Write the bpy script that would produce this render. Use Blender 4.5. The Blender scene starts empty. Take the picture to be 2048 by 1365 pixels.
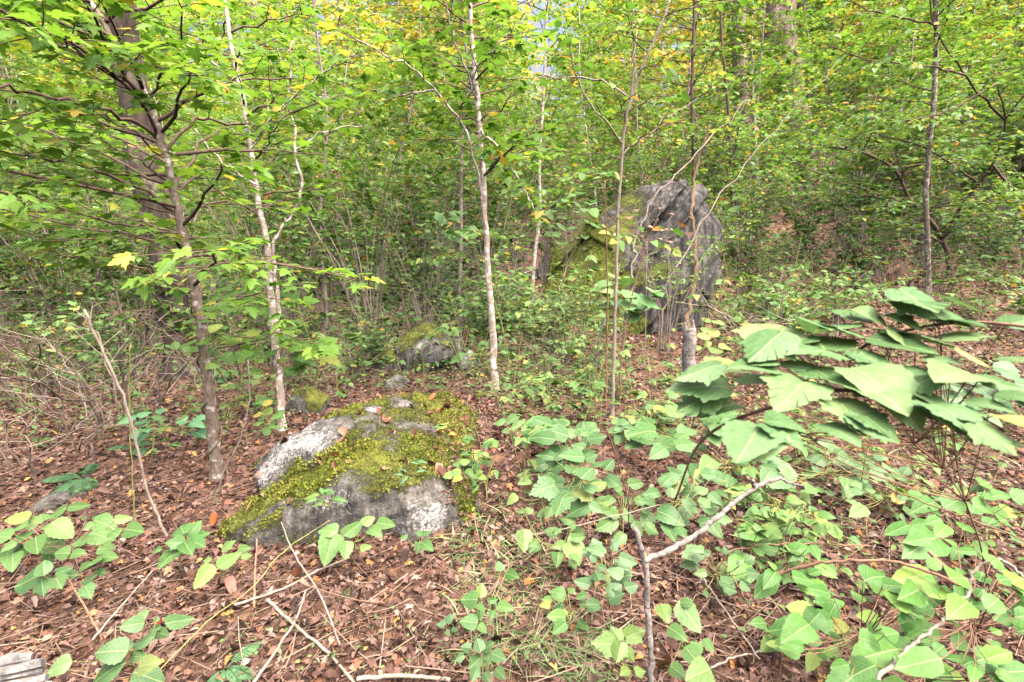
import bpy, bmesh, math
import numpy as np
from mathutils import Vector, Matrix, noise

# ------------------------------------------------------------------ camera, sky, sun, exposure
scene = bpy.context.scene
C = scene.collection
CAM_Z, PITCH = 1.6, math.radians(12.0)
cam = bpy.data.cameras.new('camera'); cam.lens = 18.0; cam.sensor_width = 36.0; cam.sensor_fit = 'HORIZONTAL'
cam.clip_start = 0.02; cam.clip_end = 1000.0
cam.dof.use_dof = True; cam.dof.focus_distance = 3.6; cam.dof.aperture_fstop = 5.0
camo = bpy.data.objects.new('camera', cam); C.objects.link(camo)
camo.location = (0, 0, CAM_Z); camo.rotation_euler = (math.radians(90) - PITCH, 0, 0)
scene.camera = camo

SUN_EL, SUN_AZ = math.radians(66), math.radians(128)      # azimuth from +Y (view direction), negative = left
world = bpy.data.worlds.new('World'); scene.world = world; world.use_nodes = True
wn = world.node_tree.nodes; wl = world.node_tree.links
sky = wn.new('ShaderNodeTexSky'); sky.sky_type = 'NISHITA'; sky.sun_disc = False
sky.sun_elevation = SUN_EL; sky.sun_rotation = SUN_AZ; sky.dust_density = 10.0; sky.air_density = 0.4; sky.ozone_density = 0.0
wn['Background'].inputs['Strength'].default_value = 0.15
wl.new(sky.outputs[0], wn['Background'].inputs['Color'])
sun = bpy.data.lights.new('sun', 'SUN'); sun.energy = 1.0; sun.angle = math.radians(60); sun.color = (1.0, 0.97, 0.91)
suno = bpy.data.objects.new('sun', sun); C.objects.link(suno)
sd = Vector((math.sin(SUN_AZ) * math.cos(SUN_EL), math.cos(SUN_AZ) * math.cos(SUN_EL), math.sin(SUN_EL)))
suno.rotation_euler = (-sd).to_track_quat('-Z', 'Y').to_euler(); suno.location = sd * 60
vs = scene.view_settings; vs.view_transform = 'Standard'; vs.look = 'None'; vs.gamma = 1.0; vs.use_curve_mapping = False
vs.exposure = 2.1
scene.render.engine = 'CYCLES'
cy = scene.cycles; cy.max_bounces = 5; cy.diffuse_bounces = 3; cy.transmission_bounces = 4; cy.glossy_bounces = 1
cy.use_fast_gi = True; cy.fast_gi_method = 'REPLACE'; cy.ao_bounces_render = 1; world.light_settings.distance = 0.15; world.light_settings.ao_factor = 1.7
cy.debug_use_spatial_splits = True; cy.use_light_tree = False
cy.use_denoising = True; cy.caustics_reflective = False; cy.caustics_refractive = False

# ------------------------------------------------------------------ helpers: space
FWD = np.array([0, math.cos(PITCH), -math.sin(PITCH)]); UPV = np.array([0, math.sin(PITCH), math.cos(PITCH)])
RGT = np.array([1.0, 0, 0]); EYE = np.array([0, 0, CAM_Z])
def ray(px, py): return FWD + (px - 1024) / 1024 * RGT + (682.5 - py) / 1024 * UPV
def sstep(x, a, b):
    t = np.clip((x - a) / (b - a), 0, 1); return t * t * (3 - 2 * t)
def ground(x, y, bank=True):
    x = np.asarray(x, float); y = np.asarray(y, float)
    z = 0.06 * (np.clip(y, -30, 60) - 1.5) + 0.05 * 4 * np.tanh(x / 4)
    k = 0.9
    far = k * np.logaddexp(0, (np.minimum(y, 45) - 6.8) / k)
    a = x / (np.abs(y) + 2.5)
    z = z + (0.10 + 0.12 * sstep(a, -0.45, 0.2) + 0.17 * sstep(a, 0.2, 0.65)) * far
    z = z + 0.028 * np.sin(2.1 * x + 0.7) * np.sin(1.7 * y + 0.3) + 0.014 * np.sin(5.3 * x + 1.2 * y) * np.sin(4.4 * y - 0.8 * x)
    z = z + 0.07 * np.sin(0.55 * x + 1.0) * np.sin(0.6 * y) * sstep(y, 5, 9)
    z = z - 0.10 * np.exp(-(((x + 1.55) / 0.5) ** 2 + ((y - 3.0) / 0.8) ** 2))
    if bank: z = z + 0.17 * np.exp(-(((x - 0.10) / 0.60) ** 2 + ((y - 3.40) / 0.75) ** 2) ** 2)
    return z
_T = np.geomspace(0.25, 90, 320)
def GpN(px, py, h=0.0, bank=True):
    px = np.atleast_1d(np.asarray(px, float)); py = np.atleast_1d(np.asarray(py, float))
    d = FWD + ((px - 1024) / 1024)[:, None] * RGT + ((682.5 - py) / 1024)[:, None] * UPV
    P = EYE + _T[None, :, None] * d[:, None]
    b = P[..., 2] < ground(P[..., 0], P[..., 1], bank) + h
    i = np.where(b.any(1), np.argmax(b, 1), len(_T) - 1); lo = _T[np.maximum(i - 1, 0)]; hi = _T[i]
    for _ in range(14):
        m = (lo + hi) / 2; Q = EYE + m[:, None] * d; u = Q[:, 2] < ground(Q[:, 0], Q[:, 1], bank) + h; hi = np.where(u, m, hi); lo = np.where(u, lo, m)
    return EYE + hi[:, None] * d
def Gp(px, py, h=0.0, bank=True): return GpN([px], [py], h, bank)[0]
def W(px, py, y):
    d = ray(px, py); return EYE + d * (y / d[1])
def nrm(v):
    v = np.asarray(v, float); return v / np.maximum(np.linalg.norm(v, axis=-1, keepdims=True), 1e-9)

# ------------------------------------------------------------------ helpers: meshes
class Geo:
    def __init__(s): s.v = []; s.f3 = []; s.f4 = []; s.t = []; s.uv = []; s.n = 0
    def add(s, v, f3=None, f4=None, tint=0.0, uv=None):
        v = np.asarray(v, float).reshape(-1, 3); m = len(v)
        s.v.append(v)
        if f3 is not None and len(f3): s.f3.append(np.asarray(f3, int).reshape(-1, 3) + s.n)
        if f4 is not None and len(f4): s.f4.append(np.asarray(f4, int).reshape(-1, 4) + s.n)
        s.t.append(np.broadcast_to(np.asarray(tint, float), (m,)))
        s.uv.append(np.zeros((m, 2)) if uv is None else np.asarray(uv, float).reshape(-1, 2))
        s.n += m
    def mesh(s, name, mat, smooth=True, origin=(0, 0, 0)):
        v = np.concatenate(s.v) - np.asarray(origin)
        f3 = np.concatenate(s.f3) if s.f3 else np.zeros((0, 3), int)
        f4 = np.concatenate(s.f4) if s.f4 else np.zeros((0, 4), int)
        me = bpy.data.meshes.new(name)
        me.vertices.add(len(v)); me.vertices.foreach_set('co', v.astype(np.float32).ravel())
        loops = np.concatenate([f3.ravel(), f4.ravel()]).astype(np.int32)
        me.loops.add(len(loops)); me.loops.foreach_set('vertex_index', loops)
        st = np.concatenate([np.arange(len(f3)) * 3, len(f3) * 3 + np.arange(len(f4)) * 4]).astype(np.int32)
        me.polygons.add(len(st)); me.polygons.foreach_set('loop_start', st)
        me.polygons.foreach_set('use_smooth', np.full(len(st), smooth))
        a = me.attributes.new('tint', 'FLOAT', 'POINT'); a.data.foreach_set('value', np.concatenate(s.t).astype(np.float32))
        uv = me.uv_layers.new(name='UVMap'); uvv = np.concatenate(s.uv).astype(np.float32)
        uv.data.foreach_set('uv', uvv[loops].ravel())
        me.update(calc_edges=True); me.materials.append(mat)
        return me
KIDS = {}
def link(name, me, parent=None, loc=None):
    o = bpy.data.objects.new(name, me); C.objects.link(o)
    if parent is not None: o.parent = parent; KIDS.setdefault(parent.name, []).append(o)
    if loc is not None: o.location = loc
    return o
def tag(o, label=None, cat=None, group=None, kind=None):
    if label: o['label'] = label
    if cat: o['category'] = cat
    if group: o['group'] = group
    if kind: o['kind'] = kind
    return o
def empty(name, loc, label, cat, group=None):
    o = link(name, None, None, loc); o.empty_display_size = 0.05
    return tag(o, label, cat, group)
def copy_tree(o, parent=None):
    c = o.copy(); C.objects.link(c)
    if parent is not None: c.parent = parent; KIDS.setdefault(parent.name, []).append(c)
    for ch in list(KIDS.get(o.name, ())): copy_tree(ch, c)
    return c
def tubes(g, paths, radii, sides=5, tint=0.5, cap=False, wob=0.0, rng=None):
    """paths (N,k,3), radii (N,k)"""
    paths = np.asarray(paths, float)
    if paths.ndim == 2: paths = paths[None]
    N, k, _ = paths.shape
    radii = np.broadcast_to(np.asarray(radii, float), (N, k)).copy()
    t = np.gradient(paths, axis=1); t = nrm(t)
    m = nrm(t.mean(axis=1)); ref = np.where(np.abs(m[:, 2:3]) > 0.75, np.array([[0.9, 0.43, 0.05]]), np.array([[0.05, 0.1, 1.0]]))
    a = nrm(np.cross(t, ref[:, None, :])); b = np.cross(t, a)
    ang = np.arange(sides) / sides * 2 * math.pi
    rr = radii[:, :, None] * np.ones(sides)
    if sides > 36:
        o_ = float(paths[0, 0, 0]); rr = rr * (0.95 + 0.2 * np.array([[[abs(noise.fractal(Vector((math.cos(q) * 2.8 + o_, math.sin(q) * 2.8, l * 0.07)), 1.0, 2.0, 4)) for q in ang] for l in range(k)]]))
    if wob and rng is not None: rr = rr * (1 + wob * rng.normal(size=(N, k, sides)))
    v = paths[:, :, None, :] + rr[..., None] * (np.cos(ang)[None, None, :, None] * a[:, :, None, :] + np.sin(ang)[None, None, :, None] * b[:, :, None, :])
    i = np.arange(k - 1)[:, None] * sides + np.arange(sides)[None, :]
    j = np.arange(k - 1)[:, None] * sides + (np.arange(sides)[None, :] + 1) % sides
    q = np.stack([i, j, j + sides, i + sides], -1).reshape(-1, 4)
    Q = (q[None] + (np.arange(N) * k * sides)[:, None, None]).reshape(-1, 4)
    L = np.concatenate([np.zeros((N, 1)), np.cumsum(np.linalg.norm(np.diff(paths, axis=1), axis=-1), axis=1)], 1)
    uv = np.stack(np.broadcast_arrays(np.broadcast_to(ang / 6.2832, (N, k, sides)), L[:, :, None] * np.ones(sides)), -1)
    tt = np.broadcast_to(np.asarray(tint, float).reshape(-1, 1, 1) if np.ndim(tint) else tint, (N, k, sides)).ravel()
    f3 = None
    if cap:
        e0 = np.arange(1, sides - 1); f = np.stack([np.zeros_like(e0), e0, e0 + 1], -1) + (k - 1) * sides
        f3 = (f[None] + (np.arange(N) * k * sides)[:, None, None]).reshape(-1, 3)
    g.add(v, f3=f3, f4=Q, tint=tt, uv=uv)
def resample(p, n):
    p = np.asarray(p, float); 
    d = np.concatenate([[0], np.cumsum(np.linalg.norm(np.diff(p, axis=0), axis=1))])
    # catmull-ish smoothing through cubic interpolation on finite-difference tangents
    m = np.gradient(p, d, axis=0) if len(p) > 2 else np.tile((p[-1] - p[0]) / d[-1], (2, 1))
    s = np.linspace(0, d[-1], n); i = np.clip(np.searchsorted(d, s, 'right') - 1, 0, len(p) - 2)
    h = (d[i + 1] - d[i])[:, None]; u = ((s - d[i])[:, None]) / h
    return ((1 + 2 * u) * (1 - u) ** 2) * p[i] + u * (1 - u) ** 2 * h * m[i] + u * u * (3 - 2 * u) * p[i + 1] + u * u * (u - 1) * h * m[i + 1]

# ------------------------------------------------------------------ leaf templates (y along the leaf 0..1, x across, z up)
def strip_leaf(width, rows, shape, tooth=0.0, fold=0.22, droop=0.16, tipbend=0.0):
    v = []; uv = []; f4 = []
    for r in range(rows + 1):
        t = r / rows; w = width * shape(t)
        if tooth and 0 < r < rows: w *= 1 + tooth * (1 if r % 2 else -1)
        for sx in (-1, 0, 1):
            x = sx * w
            v.append((x, t, abs(x) * fold - droop * t * t + tipbend * t)); uv.append((x, t))
    f4 = [(r * 3 + c, r * 3 + c + 1, r * 3 + 4 + c, r * 3 + 3 + c) for r in range(rows) for c in (0, 1)]
    return np.array(v), None, np.array(f4), np.array(uv)
def fan_leaf(half, center=(0, 0.32), droop=0.18, cup=0.10):
    right = list(half); left = [(-x, y) for x, y in reversed(half) if abs(x) > 1e-6]
    out = right + left; n = len(out)
    v = [(center[0], center[1], 0.0)] + [(x, y, cup * (abs(x) * 0.9) - droop * (x * x + (y - 0.3) ** 2) * 1.3) for x, y in out]
    f3 = [(0, 1 + i, 1 + (i + 1) % n) for i in range(n)]
    v = np.array(v); return v, np.array(f3), None, v[:, :2].copy()
OV = lambda t: max(0.012, math.sin(math.pi * t ** 0.72) ** 0.8 * (1 - 0.18 * t))
OVB = lambda t: max(0.015, (math.sin(math.pi * min(1, t ** 0.62)) ** 0.62) * (1 - 0.22 * t))
LAN = lambda t: max(0.01, math.sin(math.pi * t ** 0.8))
MAPLE = [(0.0, 0.04), (0.09, -0.06), (0.22, -0.05), (0.40, 0.05), (0.31, 0.12), (0.30, 0.24), (0.42, 0.28), (0.44, 0.38), (0.60, 0.50),
         (0.43, 0.51), (0.38, 0.58), (0.21, 0.48), (0.24, 0.66), (0.14, 0.72), (0.13, 0.82), (0.0, 1.0)]
MAPLE_LO = [(0.0, 0.02), (0.20, -0.05), (0.38, 0.06), (0.28, 0.24), (0.58, 0.50), (0.21, 0.49), (0.17, 0.76), (0.0, 1.0)]
VIB = [(0.0, 0.03), (0.14, -0.05), (0.28, 0.0), (0.36, 0.10), (0.37, 0.20), (0.43, 0.28), (0.42, 0.38), (0.50, 0.52), (0.36, 0.53),
       (0.33, 0.60), (0.26, 0.62), (0.27, 0.70), (0.19, 0.76), (0.16, 0.84), (0.08, 0.90), (0.0, 1.0)]
def toothed(half, k=0.014):
    out = []
    for (x0, y0), (x1, y1) in zip(half[:-1], half[1:]):
        out.append((x0, y0)); dx, dy = x1 - x0, y1 - y0; l = math.hypot(dx, dy)
        if l > 0.06:
            for t, q in ((0.38, -0.2), (0.55, 1.0)): out.append((x0 + dx * t + dy / l * k * q, y0 + dy * t - dx / l * k * q))
    return out + [half[-1]]
T_OVATE = strip_leaf(0.36, 7, OV, 0.05); T_BROAD = strip_leaf(0.44, 13, OVB, 0.05, 0.13, 0.09)
T_LANCE = strip_leaf(0.17, 6, LAN, 0.0, 0.3, 0.3); T_MID = strip_leaf(0.33, 3, OV, 0, 0.25, 0.12)
T_FAR = strip_leaf(0.34, 2, OV, 0, 0.25, 0.10)
T_MAPLE = fan_leaf(MAPLE); T_MAPLE_LO = fan_leaf(MAPLE_LO); T_VIB = fan_leaf(toothed(VIB), (0, 0.3), 0.10, 0.06)
def tmp_curl(T, k, seed):
    r = np.random.default_rng(seed); v = T[0].copy()
    v[:, 2] += k * np.sin(v[:, 1] * 3 + r.uniform(0, 6)) * 0.25 + k * v[:, 0] ** 2 * r.uniform(-1.5, 2.0) + r.normal(0, 0.007 * k, len(v))
    return (v, T[1], T[2], T[3])
T_DRY = [tmp_curl(t, 1.0, i) for i, t in enumerate((T_OVATE, T_MID, T_MAPLE_LO, T_MID, T_MAPLE_LO))]
def basis(d, n):
    Y = nrm(d); X = nrm(np.cross(Y, n)); Z = np.cross(X, Y); return X, Y, Z
def leaves(g, T, pos, d, n, size, tint):
    v, f3, f4, uv = T; N = len(pos)
    if N == 0: return
    X, Y, Z = basis(d, n); size = np.broadcast_to(size, (N,))
    V = pos[:, None, :] + size[:, None, None] * (v[None, :, 0, None] * X[:, None] + v[None, :, 1, None] * Y[:, None] + v[None, :, 2, None] * Z[:, None])
    m = len(v); off = (np.arange(N) * m)[:, None, None]
    g.add(V, None if f3 is None else (f3[None] + off).reshape(-1, 3), None if f4 is None else (f4[None] + off).reshape(-1, 4),
          np.repeat(np.broadcast_to(tint, (N,)), m), np.tile(uv, (N, 1)))
def leaf_objects(name, me_list, pos, d, n, size, parent, origin, rng, colors=None):
    X, Y, Z = basis(d, n); out = []
    for i in range(len(pos)):
        o = bpy.data.objects.new(name, me_list[int(rng.integers(len(me_list)))]); C.objects.link(o)
        s = float(size[i]); M = np.eye(4); M[:3, 0] = X[i] * s; M[:3, 1] = Y[i] * s; M[:3, 2] = Z[i] * s; M[:3, 3] = pos[i] - origin
        if parent is not None: o.parent = parent; KIDS.setdefault(parent.name, []).append(o)
        o.matrix_basis = Matrix(M.tolist())
        if colors is not None: o.color = colors[i]
        out.append(o)
    return out

# ------------------------------------------------------------------ materials
def newmat(name):
    m = bpy.data.materials.new(name); m.use_nodes = True; nt = m.node_tree
    return m, nt, nt.nodes, nt.links
def ramp(N, stops, interp='LINEAR'):
    r = N.new('ShaderNodeValToRGB'); cr = r.color_ramp; cr.interpolation = interp
    while len(cr.elements) < len(stops): cr.elements.new(0.5)
    for e, (p, c) in zip(cr.elements, stops): e.position = p; e.color = (*c, 1)
    return r
def math_(N, L, op, a, b=None, c=None):
    m = N.new('ShaderNodeMath'); m.operation = op
    for i, x in enumerate((a, b, c)):
        if x is None: continue
        if isinstance(x, (int, float)): m.inputs[i].default_value = x
        else: L.new(x, m.inputs[i])
    return m.outputs[0]
def mixc(N, L, fac, a, b, mode='MIX'):
    m = N.new('ShaderNodeMix'); m.data_type = 'RGBA'; m.blend_type = mode
    for s, x in ((m.inputs[0], fac), (m.inputs[6], a), (m.inputs[7], b)):
        if isinstance(x, (int, float)): s.default_value = x
        elif isinstance(x, tuple): s.default_value = (*x, 1)
        else: L.new(x, s)
    return m.outputs[2]
def leaf_mat(name, stops, trans=0.42, veins=False, rough=0.45, spots=0.0, tcol=(1.15, 1.12, 0.55), spec=0.35):
    m, nt, N, L = newmat(name); b = N['Principled BSDF']; out = N['Material Output']
    at = N.new('ShaderNodeAttribute'); at.attribute_name = 'tint'
    oi = N.new('ShaderNodeObjectInfo')
    val = math_(N, L, 'FRACT', math_(N, L, 'ADD', at.outputs['Fac'], oi.outputs['Random']))
    r = ramp(N, stops); L.new(val, r.inputs[0])
    col = mixc(N, L, 1.0, r.outputs[0], oi.outputs['Color'], 'MULTIPLY')
    uvn = N.new('ShaderNodeUVMap'); sep = N.new('ShaderNodeSeparateXYZ'); L.new(uvn.outputs[0], sep.inputs[0])
    au = math_(N, L, 'ABSOLUTE', sep.outputs[0]); nz = N.new('ShaderNodeTexNoise'); nz.inputs['Scale'].default_value = 6.0
    tc = N.new('ShaderNodeTexCoord'); L.new(tc.outputs['Object'], nz.inputs['Vector'])
    if veins:
        lat = math_(N, L, 'FRACT', math_(N, L, 'SUBTRACT', math_(N, L, 'MULTIPLY', sep.outputs[1], 7.0), math_(N, L, 'MULTIPLY', au, 7.5)))
        lv = math_(N, L, 'LESS_THAN', lat, 0.09); mr = math_(N, L, 'LESS_THAN', au, 0.014)
        vn = math_(N, L, 'MAXIMUM', math_(N, L, 'MULTIPLY', lv, 0.6), mr)
        col = mixc(N, L, math_(N, L, 'MULTIPLY', vn, 0.6), col, (0.30, 0.38, 0.16))
        bp = N.new('ShaderNodeBump'); bp.inputs['Strength'].default_value = 0.5; bp.inputs['Distance'].default_value = 0.01
        L.new(math_(N, L, 'ADD', math_(N, L, 'MULTIPLY', lat, 0.5), math_(N, L, 'MULTIPLY', vn, -1.0)), bp.inputs['Height']); L.new(bp.outputs[0], b.inputs['Normal'])
    v2 = N.new('ShaderNodeMapRange'); v2.inputs[1].default_value = 0.3; v2.inputs[2].default_value = 0.7; v2.inputs[3].default_value = 0.82; v2.inputs[4].default_value = 1.15
    nz2 = N.new('ShaderNodeTexNoise'); nz2.inputs['Scale'].default_value = 9.0; nz2.inputs['Detail'].default_value = 3.0
    L.new(uvn.outputs[0], nz2.inputs['Vector']); L.new(nz2.outputs[0], v2.inputs[0])
    hs = N.new('ShaderNodeHueSaturation'); L.new(col, hs.inputs['Color']); L.new(v2.outputs[0], hs.inputs['Value']); col = hs.outputs[0]
    if spots:
        nz3 = N.new('ShaderNodeTexNoise'); nz3.noise_dimensions = '4D'; nz3.inputs['Scale'].default_value = 14.0; L.new(uvn.outputs[0], nz3.inputs['Vector']); L.new(math_(N, L, 'MULTIPLY', val, 60.0), nz3.inputs['W'])
        col = mixc(N, L, math_(N, L, 'MULTIPLY', math_(N, L, 'GREATER_THAN', nz3.outputs[0], 0.72), spots), col, (0.22, 0.12, 0.05))
    L.new(col, b.inputs['Base Color']); b.inputs['Roughness'].default_value = rough; b.inputs['Specular IOR Level'].default_value = spec
    tr = N.new('ShaderNodeBsdfTranslucent'); L.new(mixc(N, L, 1.0, col, tcol, 'MULTIPLY'), tr.inputs[0])
    mx = N.new('ShaderNodeMixShader'); mx.inputs[0].default_value = trans
    L.new(b.outputs[0], mx.inputs[1]); L.new(tr.outputs[0], mx.inputs[2]); L.new(mx.outputs[0], out.inputs[0])
    return m
def bark_mat(name, c1, c2, patch=None, patch_amt=0.5, scale=30.0, stretch=0.25, bump=0.6, bands=0.0):
    m, nt, N, L = newmat(name); b = N['Principled BSDF']
    tc = N.new('ShaderNodeTexCoord'); mp = N.new('ShaderNodeMapping'); mp.inputs['Scale'].default_value = (1, 1, stretch)
    L.new(tc.outputs['Object'], mp.inputs[0])
    n1 = N.new('ShaderNodeTexNoise'); n1.inputs['Scale'].default_value = scale; n1.inputs['Detail'].default_value = 6; n1.inputs['Roughness'].default_value = 0.7; L.new(mp.outputs[0], n1.inputs[0])
    r = ramp(N, [(0.32, c1), (0.66, c2)]); L.new(n1.outputs[0], r.inputs[0]); col = r.outputs[0]
    if patch:
        n2 = N.new('ShaderNodeTexNoise'); n2.inputs['Scale'].default_value = scale * 0.45; n2.inputs['Detail'].default_value = 5; L.new(tc.outputs['Object'], n2.inputs[0])
        r2 = ramp(N, [(0.62 - 0.25 * patch_amt, (0, 0, 0)), (0.70 - 0.2 * patch_amt, (1, 1, 1))]); L.new(n2.outputs[0], r2.inputs[0])
        col = mixc(N, L, r2.outputs[0], col, patch)
    if bands:
        uvn = N.new('ShaderNodeUVMap'); mb = N.new('ShaderNodeMapping'); mb.inputs['Scale'].default_value = (2.0, 55.0, 1.0); L.new(uvn.outputs[0], mb.inputs[0])
        nb = N.new('ShaderNodeTexNoise'); nb.inputs['Scale'].default_value = 1.0; nb.inputs['Detail'].default_value = 3; L.new(mb.outputs[0], nb.inputs[0])
        rb = ramp(N, [(0.56, (0, 0, 0)), (0.64, (1, 1, 1))]); L.new(nb.outputs[0], rb.inputs[0])
        col = mixc(N, L, math_(N, L, 'MULTIPLY', rb.outputs[0], bands), col, (0.06, 0.045, 0.035))
    oi = N.new('ShaderNodeObjectInfo'); col = mixc(N, L, 1.0, col, oi.outputs['Color'], 'MULTIPLY')
    L.new(col, b.inputs['Base Color']); b.inputs['Roughness'].default_value = 0.9; b.inputs['Specular IOR Level'].default_value = 0.2
    bp = N.new('ShaderNodeBump'); bp.inputs['Strength'].default_value = bump; bp.inputs['Distance'].default_value = 0.01
    L.new(n1.outputs[0], bp.inputs['Height']); L.new(bp.outputs[0], b.inputs['Normal'])
    return m
M = {}
GREEN = [(0.0, (0.06, 0.15, 0.03)), (0.35, (0.105, 0.225, 0.045)), (0.65, (0.155, 0.285, 0.07)), (0.88, (0.23, 0.33, 0.08)), (0.955, (0.30, 0.31, 0.05)), (0.985, (0.50, 0.34, 0.06)), (1.0, (0.45, 0.17, 0.05))]
M['maple'] = leaf_mat('maple_leaf', [(0.0, (0.069, 0.170, 0.029)), (0.5, (0.129, 0.265, 0.040)), (0.9, (0.184, 0.330, 0.057)), (0.975, (0.304, 0.320, 0.057)), (1.0, (0.460, 0.330, 0.069))], 0.55, True)
M['green'] = leaf_mat('green_leaf', GREEN, 0.5)
M['yellowing'] = leaf_mat('sunlit_yellowing_leaf', [(0.0, (0.16, 0.25, 0.045)), (0.4, (0.34, 0.40, 0.11)), (0.75, (0.48, 0.46, 0.15)), (0.95, (0.52, 0.38, 0.09)), (1.0, (0.55, 0.25, 0.06))], 0.48)  # autumn tint with distant sunlight put into the pale yellow colour
M['pale'] = leaf_mat('pale_green_leaf', [(0.0, (0.063, 0.133, 0.039)), (0.4, (0.085, 0.171, 0.058)), (0.75, (0.107, 0.198, 0.074)), (0.96, (0.141, 0.220, 0.074)), (1.0, (0.237, 0.251, 0.070))], 0.30, True, 0.45, 0.75, (1.0, 1.08, 0.7))
M['seed'] = leaf_mat('seedling_leaf', [(0.0, (0.071, 0.159, 0.042)), (0.5, (0.109, 0.215, 0.059)), (0.85, (0.160, 0.258, 0.067)), (0.96, (0.269, 0.292, 0.067)), (1.0, (0.420, 0.258, 0.059))], 0.35, True, 0.5, 0.3)
M['dark'] = leaf_mat('dark_green_leaf', [(0.0, (0.035, 0.10, 0.045)), (0.6, (0.06, 0.15, 0.06)), (1.0, (0.10, 0.20, 0.08))], 0.2, True, 0.4)
M['litter'] = leaf_mat('dry_leaf', [(0.0, (0.024, 0.014, 0.010)), (0.25, (0.063, 0.033, 0.024)), (0.5, (0.111, 0.059, 0.043)), (0.70, (0.155, 0.099, 0.078)), (0.84, (0.170, 0.074, 0.040)), (0.93, (0.252, 0.190, 0.156)), (0.98, (0.266, 0.114, 0.032)), (1.0, (0.311, 0.205, 0.064))], 0.12, False, 0.7, 0.4, (1.1, 0.9, 0.7), 0.2)
M['needle'] = leaf_mat('dry_needle', [(0.0, (0.07, 0.04, 0.027)), (0.5, (0.15, 0.09, 0.06)), (1.0, (0.25, 0.19, 0.14))], 0.1, False, 0.7, 0, (1, .9, .8), 0.2)
M['grass'] = leaf_mat('grass_blade', [(0.0, (0.07, 0.14, 0.04)), (0.5, (0.13, 0.22, 0.07)), (0.8, (0.24, 0.24, 0.12)), (1.0, (0.36, 0.28, 0.17))], 0.3)
M['moss'] = leaf_mat('moss_tuft', [(0.0, (0.05, 0.07, 0.012)), (0.35, (0.13, 0.16, 0.022)), (0.7, (0.17, 0.20, 0.028)), (0.9, (0.235, 0.25, 0.04)), (1.0, (0.15, 0.085, 0.035))], 0.25, False, 0.8, 0, (1.1, 1.1, 0.5), 0.1)
M['birch'] = bark_mat('pale_sapling_bark', (0.17, 0.125, 0.09), (0.38, 0.31, 0.24), (0.52, 0.47, 0.39), 0.55, 45, 0.5, 0.5, 0.35)
M['bark'] = bark_mat('grey_brown_bark', (0.075, 0.052, 0.036), (0.24, 0.18, 0.13), (0.34, 0.29, 0.22), 0.2, 22, 0.18, 1.0)
M['darkbark'] = bark_mat('dark_flaky_bark', (0.02, 0.015, 0.011), (0.08, 0.062, 0.046), (0.135, 0.118, 0.09), 0.25, 18, 0.2, 1.0)
M['maplebark'] = bark_mat('lichen_spotted_brown_bark', (0.085, 0.06, 0.042), (0.21, 0.165, 0.125), (0.36, 0.33, 0.275), 0.3, 50, 0.5, 0.7, 0.3)
M['twig'] = bark_mat('dark_twig_bark', (0.05, 0.033, 0.022), (0.14, 0.095, 0.065), None, 0, 40, 0.4, 0.3)
M['drytwig'] = bark_mat('dry_grey_twig', (0.13, 0.10, 0.075), (0.30, 0.25, 0.195), None, 0, 40, 0.4, 0.3)
M['palestem'] = bark_mat('pale_thin_stem', (0.09, 0.07, 0.05), (0.25, 0.20, 0.15), None, 0, 40, 0.4, 0.3)
M['redstem'] = bark_mat('reddish_stem', (0.13, 0.06, 0.035), (0.27, 0.16, 0.10), None, 0, 50, 0.4, 0.3)
M['greenstem'] = bark_mat('green_stem', (0.12, 0.13, 0.035), (0.26, 0.26, 0.09), None, 0, 50, 0.4, 0.2)
M['dead'] = bark_mat('weathered_dead_wood', (0.085, 0.07, 0.058), (0.29, 0.26, 0.225), None, 0, 60, 0.5, 1.0, 0.8)
M['weathered'] = bark_mat('silver_split_wood', (0.05, 0.047, 0.044), (0.23, 0.215, 0.20), None, 0, 35, 0.06, 1.0)
M['vine'] = bark_mat('brown_vine_bark', (0.07, 0.045, 0.026), (0.19, 0.135, 0.085), None, 0, 40, 0.12, 0.8)
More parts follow.
